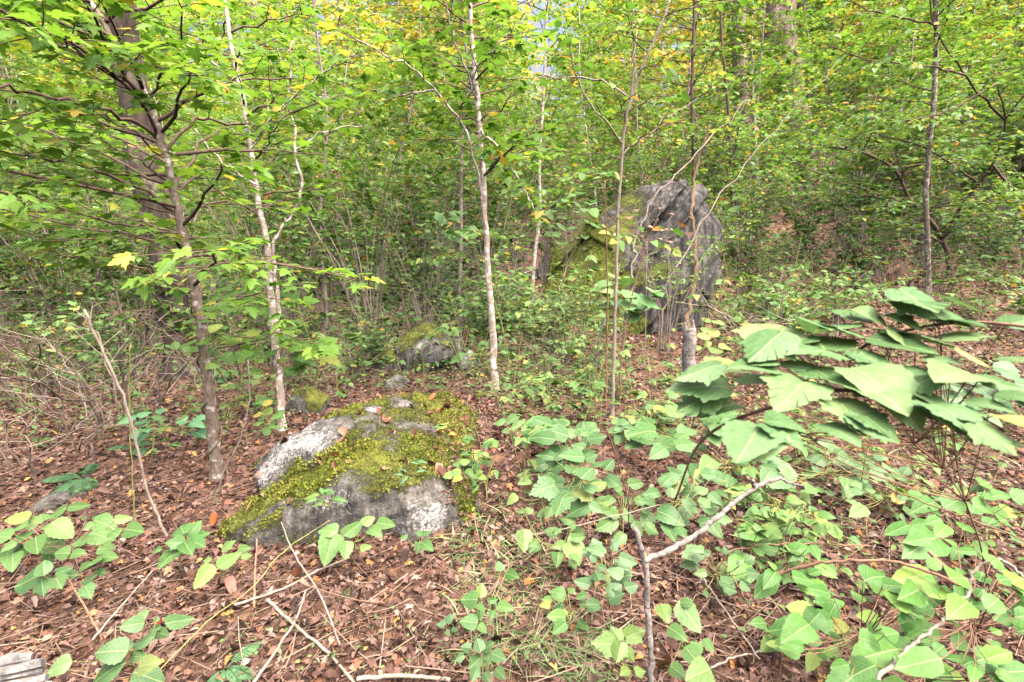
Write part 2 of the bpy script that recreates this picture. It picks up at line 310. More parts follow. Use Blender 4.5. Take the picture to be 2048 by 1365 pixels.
def rock_mat(name, fdir, base1, base2, dark, mossc, streak=1.0):
    """fdir: direction of the rock's foliation; bands run along it. Attributes moss / lichen / tint on the mesh carry growth."""
    m, nt, N, L = newmat(name); b = N['Principled BSDF']
    tc = N.new('ShaderNodeTexCoord'); mp = N.new('ShaderNodeMapping')
    q = Vector(fdir).to_track_quat('Z', 'Y').inverted().to_euler(); mp.inputs['Rotation'].default_value = q; mp.inputs['Scale'].default_value = (1, 1, 0.12 if streak else 1)
    L.new(tc.outputs['Object'], mp.inputs[0])
    n1 = N.new('ShaderNodeTexNoise'); n1.inputs['Scale'].default_value = 16; n1.inputs['Detail'].default_value = 8; n1.inputs['Roughness'].default_value = 0.68; L.new(mp.outputs[0], n1.inputs[0])
    r = ramp(N, [(0.30, dark), (0.48, base1), (0.68, base2)]); L.new(n1.outputs[0], r.inputs[0])
    n2 = N.new('ShaderNodeTexNoise'); n2.inputs['Scale'].default_value = 55; n2.inputs['Detail'].default_value = 6; n2.inputs['Roughness'].default_value = 0.75; L.new(tc.outputs['Object'], n2.inputs[0])
    r2 = ramp(N, [(0.35, (0.5, 0.5, 0.5)), (0.7, (1.35, 1.35, 1.35))]); L.new(n2.outputs[0], r2.inputs[0])
    col = mixc(N, L, 1.0, r.outputs[0], r2.outputs[0], 'MULTIPLY')
    def attr(nm):
        a = N.new('ShaderNodeAttribute'); a.attribute_name = nm; return a.outputs['Fac']
    def mask(nm, w=0.5):
        s = math_(N, L, 'ADD', attr(nm), math_(N, L, 'MULTIPLY', math_(N, L, 'SUBTRACT', n2.outputs[0], 0.5), w * 2.4))
        k = N.new('ShaderNodeMapRange'); k.inputs[1].default_value = 0.42; k.inputs[2].default_value = 0.60; L.new(s, k.inputs[0]); return k.outputs[0]
    rl = ramp(N, [(0.38, (0.13, 0.125, 0.11)), (0.62, (0.46, 0.45, 0.42))]); L.new(n2.outputs[0], rl.inputs[0])
    col = mixc(N, L, mask('lichen', 0.7), col, rl.outputs[0])
    n3 = N.new('ShaderNodeTexNoise'); n3.inputs['Scale'].default_value = 24; n3.inputs['Detail'].default_value = 5; L.new(tc.outputs['Object'], n3.inputs[0])
    rm = ramp(N, [(0.3, tuple(c * 0.45 for c in mossc)), (0.55, mossc), (0.75, tuple(c * 1.35 for c in mossc))]); L.new(n3.outputs[0], rm.inputs[0])
    mm = mask('moss', 0.5); col = mixc(N, L, mm, col, rm.outputs[0])
    L.new(col, b.inputs['Base Color']); b.inputs['Roughness'].default_value = 0.92; b.inputs['Specular IOR Level'].default_value = 0.2
    bp = N.new('ShaderNodeBump'); bp.inputs['Strength'].default_value = 1.0; bp.inputs['Distance'].default_value = 0.035
    hgt = math_(N, L, 'ADD', math_(N, L, 'ADD', n1.outputs[0], math_(N, L, 'MULTIPLY', n2.outputs[0], 0.5)), math_(N, L, 'MULTIPLY', math_(N, L, 'MULTIPLY', mm, n3.outputs[0]), 0.8))
    L.new(hgt, bp.inputs['Height']); L.new(bp.outputs[0], b.inputs['Normal'])
    return m
def soil_mat():
    m, nt, N, L = newmat('forest_soil'); b = N['Principled BSDF']
    tc = N.new('ShaderNodeTexCoord')
    n1 = N.new('ShaderNodeTexNoise'); n1.inputs['Scale'].default_value = 28; n1.inputs['Detail'].default_value = 8; n1.inputs['Roughness'].default_value = 0.75; L.new(tc.outputs['Object'], n1.inputs[0])
    vo = N.new('ShaderNodeTexVoronoi'); vo.inputs['Scale'].default_value = 26; L.new(tc.outputs['Object'], vo.inputs[0])
    r = ramp(N, [(0.28, (0.02, 0.013, 0.009)), (0.5, (0.075, 0.042, 0.028)), (0.72, (0.15, 0.09, 0.065))]); L.new(n1.outputs[0], r.inputs[0])
    sx = N.new('ShaderNodeSeparateColor'); L.new(vo.outputs['Color'], sx.inputs[0])
    r2 = ramp(N, [(0.0, (0.05, 0.028, 0.018)), (0.5, (0.17, 0.09, 0.055)), (0.85, (0.27, 0.17, 0.12)), (1.0, (0.34, 0.16, 0.07))]); L.new(sx.outputs[0], r2.inputs[0])
    col = mixc(N, L, 0.6, r.outputs[0], r2.outputs[0])
    n2 = N.new('ShaderNodeTexNoise'); n2.inputs['Scale'].default_value = 0.9; n2.inputs['Detail'].default_value = 4; L.new(tc.outputs['Object'], n2.inputs[0])
    r3 = ramp(N, [(0.4, (0.7, 0.7, 0.7)), (0.62, (1.1, 1.1, 1.1))]); L.new(n2.outputs[0], r3.inputs[0])
    L.new(mixc(N, L, 1.0, col, r3.outputs[0], 'MULTIPLY'), b.inputs['Base Color']); b.inputs['Roughness'].default_value = 0.95; b.inputs['Specular IOR Level'].default_value = 0.15
    bp = N.new('ShaderNodeBump'); bp.inputs['Strength'].default_value = 1.0; bp.inputs['Distance'].default_value = 0.03
    L.new(math_(N, L, 'ADD', n1.outputs[0], sx.outputs[1]), bp.inputs['Height']); L.new(bp.outputs[0], b.inputs['Normal'])
    return m
M['soil'] = soil_mat()

# ------------------------------------------------------------------ ground
def axis(lo, hi, n, p=2.3):
    t = np.linspace(-1, 1, n); s = np.sign(t) * np.abs(t) ** p
    return np.where(s < 0, -s * lo, s * hi)
gx = axis(-150, 150, 221); gy = 2.5 + axis(-40, 220, 241)
X, Y = np.meshgrid(gx, gy); Z = ground(X, Y); g = Geo()
nx, ny = len(gx), len(gy); i = (np.arange(ny - 1)[:, None] * nx + np.arange(nx - 1)[None, :]).ravel()
g.add(np.stack([X, Y, Z], -1).reshape(-1, 3), f4=np.stack([i, i + 1, i + nx + 1, i + nx], -1))
tag(link('ground', g.mesh('ground', M['soil'])), 'sloping woodland floor of brown soil and leaf litter', None, None, 'structure')

# ------------------------------------------------------------------ rocks
def hull_rock(hulls, voxel, smooth=3):
    bm = bmesh.new()
    for pts in hulls:
        vv = [bm.verts.new(Vector(p)) for p in pts]
        r = bmesh.ops.convex_hull(bm, input=vv)
        bmesh.ops.delete(bm, geom=list({e for e in r['geom_unused'] + r['geom_interior'] if isinstance(e, bmesh.types.BMVert) and e.is_valid}), context='VERTS')
    me = bpy.data.meshes.new('tmp'); bm.to_mesh(me); bm.free()
    o = link('tmp', me); md = o.modifiers.new('r', 'REMESH'); md.mode = 'VOXEL'; md.voxel_size = voxel
    ms = o.modifiers.new('s', 'SMOOTH'); ms.factor = 0.5; ms.iterations = smooth
    dg = bpy.context.evaluated_depsgraph_get(); out = bpy.data.meshes.new_from_object(o.evaluated_get(dg))
    bpy.data.objects.remove(o); bpy.data.meshes.remove(me)
    return out
def vnoise(P, s, octv=4, off=0.0):
    return np.array([noise.fractal(Vector((p[0] * s + off, p[1] * s, p[2] * s)), 1.0, 2.0, octv) for p in P])
def ledge(P, nl, seed):
    c = (P @ nl) * 7.0 + 0.9 * vnoise(P, 1.3, 3, seed + 5) + 0.12 * vnoise(P, 9, 3, seed + 6); r = np.random.default_rng(int(seed * 10)); tab = r.uniform(-1, 1, 4096); i = np.floor(c).astype(int); f = c - i
    c2 = c * 3.7 + 5; i2 = np.floor(c2).astype(int)
    return tab[i % 4096] * 0.7 + (f - 0.5) * 0.5 + 0.3 * tab[(i2 + 999) % 4096] + 0.10 * vnoise(P, 11, 4, seed + 8)
def finish_rock(me, name, mat, fdir, loc, amp, strata, moss_fn, lichen_fn, seed):
    n = len(me.vertices); P = np.zeros(n * 3, np.float32); me.vertices.foreach_get('co', P); P = P.reshape(-1, 3).astype(float)
    Nn = np.zeros(n * 3, np.float32); me.vertex_normals.foreach_get('vector', Nn); Nn = Nn.reshape(-1, 3).astype(float)
    f = nrm(np.array(fdir)); nl = nrm(np.cross(f, [0.25, 1.0, 0.1])); Q = (P @ nl)[:, None] * nl * 1.6 + 0.16 * P + 0.05 * vnoise(P, 1.5, 3, seed + 5)[:, None] * nl
    P = P + Nn * (amp * vnoise(P, 2.2, 5, seed) + strata * ledge(P, nl, seed) + amp * 0.12 * vnoise(P, 14, 3, seed + 3))[:, None]
    moss = moss_fn(P, Nn, seed); lich = lichen_fn(P, Nn, seed)
    me.vertices.foreach_set('co', (P - np.array(loc)).astype(np.float32).ravel())
    for nm, a in (('moss', moss), ('lichen', lich)):
        at = me.attributes.new(nm, 'FLOAT', 'POINT'); at.data.foreach_set('value', np.clip(a, 0, 1).astype(np.float32))
    me.polygons.foreach_set('use_smooth', np.full(len(me.polygons), True)); me.update(); me.materials.clear(); me.materials.append(mat); me.name = name
    return P, Nn, moss
def drop(pts, dz=0.35): return [(p[0], p[1], p[2] - dz) for p in pts]
# mossy outcrop in the foreground: four slabs, a groove between the first two
gp = lambda a, b, h: tuple(Gp(a, b, h, False))
def low(px, py, dz=-0.25):
    p = Gp(px, py, 0.0, False); return (p[0], p[1], p[2] + dz)
slabA = [gp(702, 810, .44), gp(800, 786, .40), gp(735, 858, .42), gp(650, 905, .37), gp(590, 862, .36), gp(545, 895, .30), gp(508, 928, .20), gp(520, 985, .15)]
slabA += drop(slabA, 0.55)
slabB = [gp(735, 862, .35), gp(655, 920, .31), gp(560, 1000, .21), gp(470, 1058, .08), gp(440, 1068, .02), gp(495, 1000, .14), gp(560, 950, .22)]
slabB += drop(slabB, 0.5)
slabC = [gp(650, 912, .345), gp(730, 862, .39), gp(800, 790, .37), gp(900, 790, .26), gp(965, 835, .15), gp(955, 925, .13), gp(835, 968, .27), gp(720, 985, .27), gp(690, 965, .30), gp(600, 1008, .19), gp(500, 1078, .04), gp(560, 1088, .0)]
slabC += drop(slabC, 0.5) + [low(700, 1052), low(560, 1095)]
slabD = [gp(790, 975, .26), gp(860, 950, .24), gp(945, 930, .15), gp(955, 985, .09), gp(905, 1012, .14), gp(812, 1012, .20), gp(826, 1085, .0), gp(935, 1050, .0)]
slabD += drop(slabD, 0.45)
loc = Gp(720, 1000); fdirA = nrm(np.array(gp(735, 862, .4)) - np.array(gp(500, 1000, .14)))
M['rockA'] = rock_mat('lichen_grey_rock', fdirA, (0.115, 0.105, 0.09), (0.23, 0.215, 0.19), (0.025, 0.024, 0.024), (0.115, 0.125, 0.022))
me = hull_rock([slabA, slabB, slabC, slabD], 0.0145, 3)
BARE = [(np.array(gp(590, 892, .33)), .20), (np.array(gp(655, 868, .38)), .14), (np.array(gp(545, 925, .25)), .14), (np.array(gp(670, 1010, .2)), .17), (np.array(gp(870, 1035, .12)), .15), (np.array(gp(745, 815, .42)), .08), (np.array(gp(810, 800, .38)), .08)]
def bare(P): return np.clip(sum(np.exp(-(np.linalg.norm(P - c, axis=1) / q) ** 2) for c, q in BARE), 0, 1)
def mossA(P, Nn, s):
    return 0.40 * sstep(Nn[:, 2], -0.15, 0.65) + 0.46 * vnoise(P, 3.6, 5, s + 20) + 0.27 - 0.52 * bare(P)
def lichA(P, Nn, s):
    return 0.45 * vnoise(P, 4.5, 5, s + 40) + 0.08 + 0.34 * bare(P)
P, Nn, mo = finish_rock(me, 'mossy_boulder', M['rockA'], fdirA, loc, 0.038, 0.020, mossA, lichA, 3.0)
rootA = empty('mossy_boulder', loc, 'low grey boulder with bright yellow-green moss and white lichen in the foreground', 'boulder')
link('rock', me, rootA)
rng = np.random.default_rng(5)
g = Geo(); k = np.where((mo + rng.normal(0, .10, len(mo)) > 0.50) & (Nn[:, 2] > -0.1))[0]; k = rng.choice(k, min(26000, len(k) * 3)); pp = P[k] + rng.normal(0, 0.006, (len(k), 3))
leaves(g, T_FAR, pp, nrm(Nn[k] * 0.9 + rng.normal(0, 0.6, (len(k), 3))), nrm(rng.normal(0, 1, (len(k), 3))), rng.uniform(0.006, 0.019, len(k)) * (0.7 + 0.6 * np.clip(0.5 + vnoise(pp, 7, 3, 4.0), 0, 1)), np.clip(0.3 * rng.random(len(k)) + 0.7 * (0.5 + 0.9 * vnoise(pp, 6, 4, 9.0)), 0, 0.999))
o = link('moss', g.mesh('moss', M['moss'], True, loc), rootA); o['kind'] = 'stuff'; o['label'] = 'carpet of short yellow-green moss'
# tall boulder
tb = [W(1080, 620, 6.9), W(1105, 500, 7.1), W(1190, 425, 7.0), W(1290, 366, 6.95), W(1345, 352, 6.9), W(1400, 385, 6.7), W(1446, 462, 6.5), W(1440, 520, 6.45), W(1405, 640, 6.15),
      W(1300, 702, 5.85), W(1240, 695, 6.1), W(1150, 680, 6.5), W(1385, 410, 6.35), W(1330, 560, 6.0), W(1392, 560, 6.05)]
tb += [tuple(np.array(p) + np.array([0.15, 1.5, -0.15])) for p in tb[:9]] + drop([tb[9], tb[10], tb[11], tb[0], tb[8]], 0.5)
loc = Gp(1300, 695); fdirB = nrm(np.array(W(1425, 450, 6.4)) - np.array(W(1250, 650, 6.05)))
M['rockB'] = rock_mat('striated_dark_rock', fdirB, (0.05, 0.047, 0.043), (0.165, 0.152, 0.135), (0.009, 0.009, 0.009), (0.11, 0.13, 0.02))
def slices(pts, f, seed):
    r = np.random.default_rng(seed); P = np.array([tuple(p) for p in pts]); nl = nrm(np.cross(f, [0.25, 1.0, 0.1])); c = P @ nl; out = []; a = c.min(); cen = P.mean(axis=0)
    while a < c.max():
        b = a + r.choice([0.10, 0.16, 0.24, 0.36]) * r.uniform(0.8, 1.2)
        bm = bmesh.new(); vv = [bm.verts.new(Vector(p)) for p in P]; q = bmesh.ops.convex_hull(bm, input=vv)
        bmesh.ops.delete(bm, geom=list({e for e in q['geom_unused'] + q['geom_interior'] if isinstance(e, bmesh.types.BMVert) and e.is_valid}), context='VERTS')
        for co_, no_ in ((nl * a, -nl), (nl * b, nl)):
            bmesh.ops.bisect_plane(bm, geom=list(bm.verts) + list(bm.edges) + list(bm.faces), plane_co=Vector(co_), plane_no=Vector(no_), clear_outer=True)
        S = np.array([tuple(v.co) for v in bm.verts]); bm.free()
        if len(S) > 3:
            m = S.mean(axis=0); t = r.uniform(-0.3, 0.3); L = (S - m) @ f
            for lo_, hi_ in ((-9, t), (t, 9)):          # one cross fracture per layer
                bm = bmesh.new(); vv = [bm.verts.new(Vector(p)) for p in S]; q = bmesh.ops.convex_hull(bm, input=vv)
                for co_, no_ in ((m + f * lo_, -f), (m + f * hi_, f)):
                    bmesh.ops.bisect_plane(bm, geom=list(bm.verts) + list(bm.edges) + list(bm.faces), plane_co=Vector(co_), plane_no=Vector(no_), clear_outer=True)
                K = np.array([tuple(v.co) for v in bm.verts]); bm.free()
                if len(K) < 4: continue
                k = K.mean(axis=0); K = k + (K - k) * r.uniform(0.99, 1.06) + np.array([0, r.uniform(-0.07, 0.05), 0]) + f * r.uniform(-0.05, 0.05); out.append([tuple(x) for x in K])
        a = b
    return out
me = hull_rock(slices(tb, fdirB, 4) + [[tuple(np.array(cc) * 0.9 + np.mean([np.array(p) for p in tb], axis=0) * 0.1) for cc in tb]], 0.0155, 1)
def mossB(P, Nn, s):
    return 0.85 * sstep(-P[:, 0], -2.1, -0.95) + 0.5 * vnoise(P, 2.4, 5, s + 20) + 0.12 * Nn[:, 2]
def lichB(P, Nn, s): return -0.12 + 0.42 * vnoise(P, 3.5, 4, s + 40) + 0.12 * sstep(P[:, 0], 1.9, 2.4)
P, Nn, mo = finish_rock(me, 'tall_boulder', M['rockB'], fdirB, loc, 0.035, 0.014, mossB, lichB, 11.0)
rootB = empty('tall_boulder', loc, 'tall dark boulder with slanting striations and a mossy left side among the trees', 'boulder')
link('rock', me, rootB)
g = Geo(); k = np.where(mo > 0.56)[0]; k = rng.choice(k, min(9000, len(k))); pp = P[k] + rng.normal(0, 0.012, (len(k), 3))
leaves(g, T_FAR, pp, nrm(Nn[k] * 0.8 + rng.normal(0, 0.6, (len(k), 3)) + [0, 0, -.3]), nrm(rng.normal(0, 1, (len(k), 3))), rng.uniform(0.008, 0.018, len(k)), 0.6 * rng.random(len(k)))
o = link('moss', g.mesh('moss', M['moss'], True, loc), rootB); o['kind'] = 'stuff'; o.color = (0.6, 0.6, 0.6, 1)
# smaller stones
def stone(px, py, wpx, hpx, label, seed, mossy=0.5, lich=0.4, dark=1.0, name='stone', cat='stone'):
    hpx *= 0.8; r = np.random.default_rng(seed); b = Gp(px, py); dpt = b[1] / ray(px, py)[1]; w = wpx * dpt / 1024 / 2; h = hpx * dpt / 1024
    pts = []
    for i in range(26):
        a = r.uniform(0, 6.28); e = r.uniform(-0.4, 1.5); rr = r.uniform(0.8, 1.05)
        pts.append((b[0] + w * rr * math.cos(a) * math.cos(e), b[1] + 0.8 * w + w * 0.9 * rr * math.sin(a) * math.cos(e), b[2] - 0.04 + h * rr * math.sin(e) * 1.05))
    me = hull_rock([pts], max(0.012, w / 16), 2)
    mossy = mossy + 0.12; lich = lich - 0.22; mf = lambda P, Nn, s: mossy * (0.5 + 0.5 * sstep(Nn[:, 2], 0.2, 0.9)) + 0.35 * vnoise(P, 4, 4, s + 20)
    lf = lambda P, Nn, s: lich + 0.4 * vnoise(P, 4, 4, s + 40)
    finish_rock(me, name, M['rockA'], fdirA, b, 0.16 * w, 0.04 * w, mf, lf, seed * 1.7)
    o = tag(link(name, me, None, b), label, cat); return o
stone(850, 752, 220, 110, 'wide grey boulder half hidden by seedlings behind the mossy boulder', 2, .38, .42, name='boulder', cat='boulder')
stone(770, 742, 90, 55, 'small dark mossy rock at the left foot of the wide half-hidden boulder', 3, .6, .2)
stone(605, 832, 100, 70, 'mossy rock behind the second sapling beside the mossy boulder', 4, .6, .3)
stone(940, 738, 80, 45, 'small pale lichen-covered rock left of the central sapling', 5, .15, .55)
stone(990, 640, 130, 62, 'flat grey rock behind the central sapling', 6, .3, .4)
stone(790, 782, 80, 40, 'low pale rock just behind the top of the mossy boulder', 7, .2, .5)
stone(1545, 612, 46, 60, 'upright mossy stone on the slope right of the tall boulder', 8, .75, .0)
stone(1600, 668, 75, 48, 'rounded mossy stone behind the large foreground leaves', 9, .8, .0)
stone(1692, 545, 50, 34, 'small moss-covered stone far up the right slope', 10, .8, .0)
stone(60, 1032, 150, 45, 'dark flat rock at the left edge under the twigs', 11, .2, .0)
stone(1240, 645, 70, 60, 'green mossy stone at the left foot of the tall boulder', 12, .8, .0)
stone(690, 1205, 70, 34, 'small grey stone among dry leaves below the mossy boulder', 13, .4, .3)
stone(145, 965, 70, 24, 'small bluish grey rock beside the fern', 14, .1, .3)
stone(1090, 560, 60, 60, 'dark rock between the central sapling and the tall boulder', 15, .4, .15)

# ------------------------------------------------------------------ growth helpers
UP = np.array([0, 0, 1.0])
def twigs_on(paths, rng, spacing, length, k=4, start=0.2, rise=0.05, droop=0.1):
    out = []
    for p in paths:
        p = np.asarray(p); seg = np.linalg.norm(np.diff(p, axis=0), axis=1); L = seg.sum(); n = max(1, int(L * (1 - start) / spacing))
        d = np.concatenate([[0], np.cumsum(seg)])
        for j in range(n):
            t = start + (1 - start) * (j + rng.uniform(0.2, 0.8)) / n; s = t * L
            q = np.array([np.interp(s, d, p[:, c]) for c in range(3)]); i = min(np.searchsorted(d, s), len(p) - 1); f = nrm(p[i] - p[max(i - 1, 0)])
            side = np.cross(f, UP); ln = np.linalg.norm(side)
            if ln < 0.35:
                a = rng.uniform(0, 6.28); side = np.array([math.cos(a), math.sin(a), 0]); f = f * 0.3
            else: side = side / ln * (1 if j % 2 else -1)
            dirv = nrm(side * rng.uniform(0.6, 1.0) + f * rng.uniform(0.4, 0.9) + UP * (rise + rng.normal(0, 0.14)))
            l = length * rng.uniform(0.5, 1.15) * (1 - 0.45 * t)
            u = np.linspace(0, 1, k)[:, None]; bend = rng.normal(0, 0.10, 3)
            out.append(q + u * l * dirv + u * u * l * (bend - np.array([0, 0, droop])))
    return np.array(out) if out else np.zeros((0, k, 3))
def leaf_sites(tw, rng, nodes, size, tilt=0.30, droop=0.15, t0=0.25, petiole=0.25):
    """opposite pairs along each twig and one at the end -> pos, dir, normal, size"""
    if len(tw) == 0: z = np.zeros((0, 3)); return z, z, z, np.zeros(0)
    N, k, _ = tw.shape; P, D = [], []
    f = nrm(tw[:, -1] - tw[:, 0]); side = nrm(np.cross(f, UP) + 1e-6)
    for j in range(nodes):
        t = t0 + (0.97 - t0) * (j / max(1, nodes - 1)); x = t * (k - 1); i = min(int(x), k - 2); q = tw[:, i] + (x - i) * (tw[:, i + 1] - tw[:, i])
        for sg in (-1, 1):
            d = nrm(f * rng.uniform(0.3, 1.0, (N, 1)) + sg * side * rng.uniform(0.5, 1.0, (N, 1)) + rng.normal(0, 0.2, (N, 3)) - UP * droop)
            P.append(q); D.append(d)
    P.append(tw[:, -1]); D.append(nrm(f + rng.normal(0, 0.25, (N, 3)) - UP * droop))
    P = np.concatenate(P); D = np.concatenate(D); S = size * rng.uniform(0.55, 1.15, len(P))
    keep = rng.random(len(P)) < 0.86; P, D, S = P[keep], D[keep], S[keep]
    P = P + D * (S * petiole)[:, None]
    Nn = nrm(UP + rng.normal(0, tilt, (len(P), 3)))
    return P, D, Nn, S
TEMPL = {}
def template_meshes(key, T, mat, n=1):
    if key not in TEMPL:
        L = []
        for i in range(n):
            t = T if i == 0 else tmp_curl(T, 0.18 + 0.12 * i, 100 + i); g = Geo(); g.add(t[0], t[1], t[2], 0.0, t[3]); L.append(g.mesh(key, mat))
        TEMPL[key] = L
    return TEMPL[key]
def in_view(P, m=60):
    v = P - EYE; d = v @ FWD; px = 1024 + 1024 * (v @ RGT) / np.maximum(d, 1e-3); py = 682.5 - 1024 * (v @ UPV) / np.maximum(d, 1e-3)
    return (d > 0.2) & (px > -m) & (px < 2048 + m) & (py > -m) & (py < 1365 + m), d

# ------------------------------------------------------------------ hero saplings, traced as trunks standing at their own distance
def plates(tp, rad, sides, r):
    p = resample(tp, 150); return p, np.interp(np.linspace(0, 1, 150), np.linspace(0, 1, len(rad)), rad), sides, 0.5, True, 0.0, None
def hero(name, label, cat, trunk, r0, r1, tmat, brs, leafT, leafKey, leafMat, lsize, seed, lean=0.0, y0=None, auto=0, auto_from=0.45, auto_len=1.0,
         spacing=0.14, twl=0.4, nodes=3, singles=160, sides=9, tmat2=None, flare=1.35, wob=0.04, color=None, bmat='twig', group=None, extend=0.0, auto_rise=0.35):
    r = np.random.default_rng(seed); base = Gp(*trunk[0]) if y0 is None else W(trunk[0][0], trunk[0][1], y0)
    if y0 is not None: pass
    H = [W(px, py, base[1] + lean * i / max(1, len(trunk) - 1)) for i, (px, py) in enumerate(trunk)]
    H[0] = np.array([H[0][0], H[0][1], min(H[0][2], float(ground(H[0][0], H[0][1]))) - 0.05])
    if extend:
        d = nrm(H[-1] - H[-2]); H += [H[-1] + (d * 0.6 + UP * 0.4) * extend * 0.5, H[-1] + (d * 0.4 + UP * 0.6) * extend]
    tp = resample(H, max(14, len(H) * 4)); n = len(tp); t = np.linspace(0, 1, n); rad = r0 + (r1 - r0) * t; rad[:3] *= np.array([flare * 1.35, 1 + (flare - 1) * 0.7, 1 + (flare - 1) * 0.2])
    tp[2:] += r.normal(0, r0 * 0.12, tp[2:].shape)
    root = empty(name, base, label, cat, group)
    g = Geo()
    if sides > 18: tubes(g, *plates(tp, rad, sides * 2, r))
    else: tubes(g, tp, rad, sides, 0.5, True, wob, r)
    link('trunk', g.mesh('trunk', M[tmat], True, base), root)
    paths = []
    for br in brs:
        kind = br[0]
        pts = [W(px, py, base[1] + dy) for px, py, dy in br[1]]
        bp = resample(pts, max(8, len(pts) * 4)); bp[1:] += r.normal(0, 0.008, bp[1:].shape); br_r = kind
        g = Geo(); tubes(g, bp, np.linspace(br_r, br_r * 0.35, len(bp)), 6, 0.5, True, 0.03, r)
        link('branch', g.mesh('branch', M[tmat2 or tmat], True, base), root); paths.append(bp)
    ab = []
    for j in range(auto):
        s = auto_from + (1 - auto_from) * (j + r.random()) / auto; i = int(s * (n - 1)); a = r.uniform(0, 6.28); L = auto_len * r.uniform(0.55, 1.1) * (1.15 - 0.5 * s)
        dv = nrm(np.array([math.cos(a), math.sin(a), auto_rise + r.normal(0, 0.2)])); u = np.linspace(0, 1, 7)[:, None]
        ab.append(tp[i] + u * L * dv + u * u * L * np.array([r.normal(0, .1), r.normal(0, .1), -0.10]) + np.concatenate([np.zeros((1, 3)), r.normal(0, 0.012, (6, 3))]))
    g = Geo()
    if ab:
        ab = np.array(ab); rr = np.maximum(0.004, np.minimum(0.014, r0 * 0.3)); tubes(g, ab, np.linspace(rr, rr * 0.3, 7)[None], 5, r.random(len(ab)))
        paths += list(ab)
    tw = twigs_on(paths, r, spacing, twl)
    if len(tw): tubes(g, tw, np.linspace(0.0034, 0.0014, tw.shape[1])[None], 4, r.random(len(tw)))
    if g.n: link('twigs', g.mesh('twigs', M[bmat], True, base), root)['kind'] = 'stuff'
    Pp, D, Nn, S = leaf_sites(tw, r, nodes, lsize)
    if len(Pp):
        vis, dep = in_view(Pp); near = np.argsort(np.where(vis, dep, 1e3)); sg = near[:min(singles, int(vis.sum()))]; rest = np.setdiff1d(np.arange(len(Pp)), sg)
        ms = template_meshes(leafKey, leafT, M[leafMat], 4)
        cols = np.tile(np.array(color or (1, 1, 1, 1.0)), (len(sg), 1))
        leaf_objects('leaf', ms, Pp[sg], D[sg], Nn[sg], S[sg], root, base, r, cols)
        g = Geo(); leaves(g, T_MAPLE_LO if leafT is T_MAPLE else leafT if leafT[0].shape[0] < 20 else T_MID, Pp[rest], D[rest], Nn[rest], S[rest], r.random(len(rest)))
        if g.n:
            o = link('foliage', g.mesh('foliage', M[leafMat], True, base), root); o['kind'] = 'stuff'
            if color: o.color = color
    return root, tp

hero('maple_tree', 'multi-branched young maple leaning left, brown stem twined with vine, broad layered leaves', 'tree',
     [(432, 955), (425, 850), (412, 740), (400, 640), (386, 560), (372, 500), (355, 420), (340, 340), (320, 270), (290, 185), (252, 115), (212, 55), (165, -20)], 0.040, 0.013, 'maplebark',
     [(0.013, [(335, 300, 0), (290, 255, -.1), (220, 225, -.25), (110, 195, -.5), (0, 178, -.75), (-120, 170, -1.0)]),
      (0.012, [(350, 425, 0), (270, 375, -.15), (170, 335, -.35), (70, 312, -.6), (-60, 300, -.9)]),
      (0.011, [(338, 300, 0), (375, 255, .1), (405, 237, .2), (460, 248, .3), (530, 248, .4), (600, 222, .5), (680, 190, .6)]),
      (0.011, [(330, 290, 0), (270, 190, -.3), (180, 110, -.6), (80, 60, -.9), (-30, 10, -1.2)]),
      (0.010, [(372, 500, 0), (300, 455, -.3), (200, 440, -.6), (90, 400, -.8), (-30, 380, -1.0)]),
      (0.009, [(300, 205, 0), (340, 120, -.2), (360, 60, -.4), (350, -30, -.6)]),
      (0.009, [(340, 330, 0), (260, 290, .3), (150, 245, .6), (30, 250, .8)]),
      (0.009, [(385, 590, 0), (300, 545, -.2), (210, 520, -.4), (100, 510, -.5)]),
      (0.008, [(395, 620, 0), (450, 600, -.15), (520, 590, -.25), (570, 610, -.35)]),
      (0.008, [(405, 700, 0), (480, 690, -.1), (560, 670, -.2), (640, 690, -.25)]),
      (0.008, [(365, 440, 0), (430, 405, .1), (510, 420, .2), (580, 395, .3)]),
      (0.006, [(335, 320, 0), (250, 255, -.2), (150, 225, -.4), (40, 235, -.6), (-60, 270, -.8)]), (0.006, [(345, 370, 0), (260, 310, -.3), (150, 280, -.5), (40, 275, -.7)]), (0.006, [(355, 430, 0), (250, 400, -.2), (130, 350, -.3), (20, 345, -.5)]),
      (0.006, [(310, 245, 0), (230, 150, -.4), (130, 95, -.7), (30, 70, -.9)]), (0.005, [(365, 470, 0), (280, 470, -.3), (180, 480, -.4), (60, 470, -.6)])],
     T_MAPLE, 'maple_leaf', 'maple', 0.09, 21, lean=-0.15, auto=26, auto_from=0.45, auto_len=1.25, spacing=0.085, twl=0.38, nodes=3, singles=295, tmat2='twig', color=(1.22, 1.18, 1.05, 1))
hero('sapling', 'pale-barked sapling forking in two, standing just behind the left end of the mossy boulder', 'sapling',
     [(564, 858), (558, 760), (548, 660), (540, 570), (530, 470), (514, 380), (500, 300), (486, 200), (466, 110), (446, -10)], 0.031, 0.014, 'birch',
     [(0.017, [(552, 690, 0), (556, 600, 0), (548, 520, 0.02), (545, 495, .03), (572, 450, .1), (600, 395, .15), (592, 300, .2), (580, 190, .3), (585, 80, .3)]),
      (0.008, [(512, 370, 0), (440, 320, .1), (380, 250, .2)]), (0.008, [(500, 300, 0), (560, 220, -.1), (640, 150, -.2), (700, 120, -.3)]),
      (0.008, [(480, 180, 0), (420, 120, -.2), (330, 70, -.4)]), (0.008, [(590, 300, .2), (660, 260, .3), (740, 250, .4)])],
     T_MAPLE, 'maple_leaf', 'maple', 0.095, 22, lean=0.3, auto=18, auto_from=0.5, auto_len=0.95, spacing=0.12, singles=180)
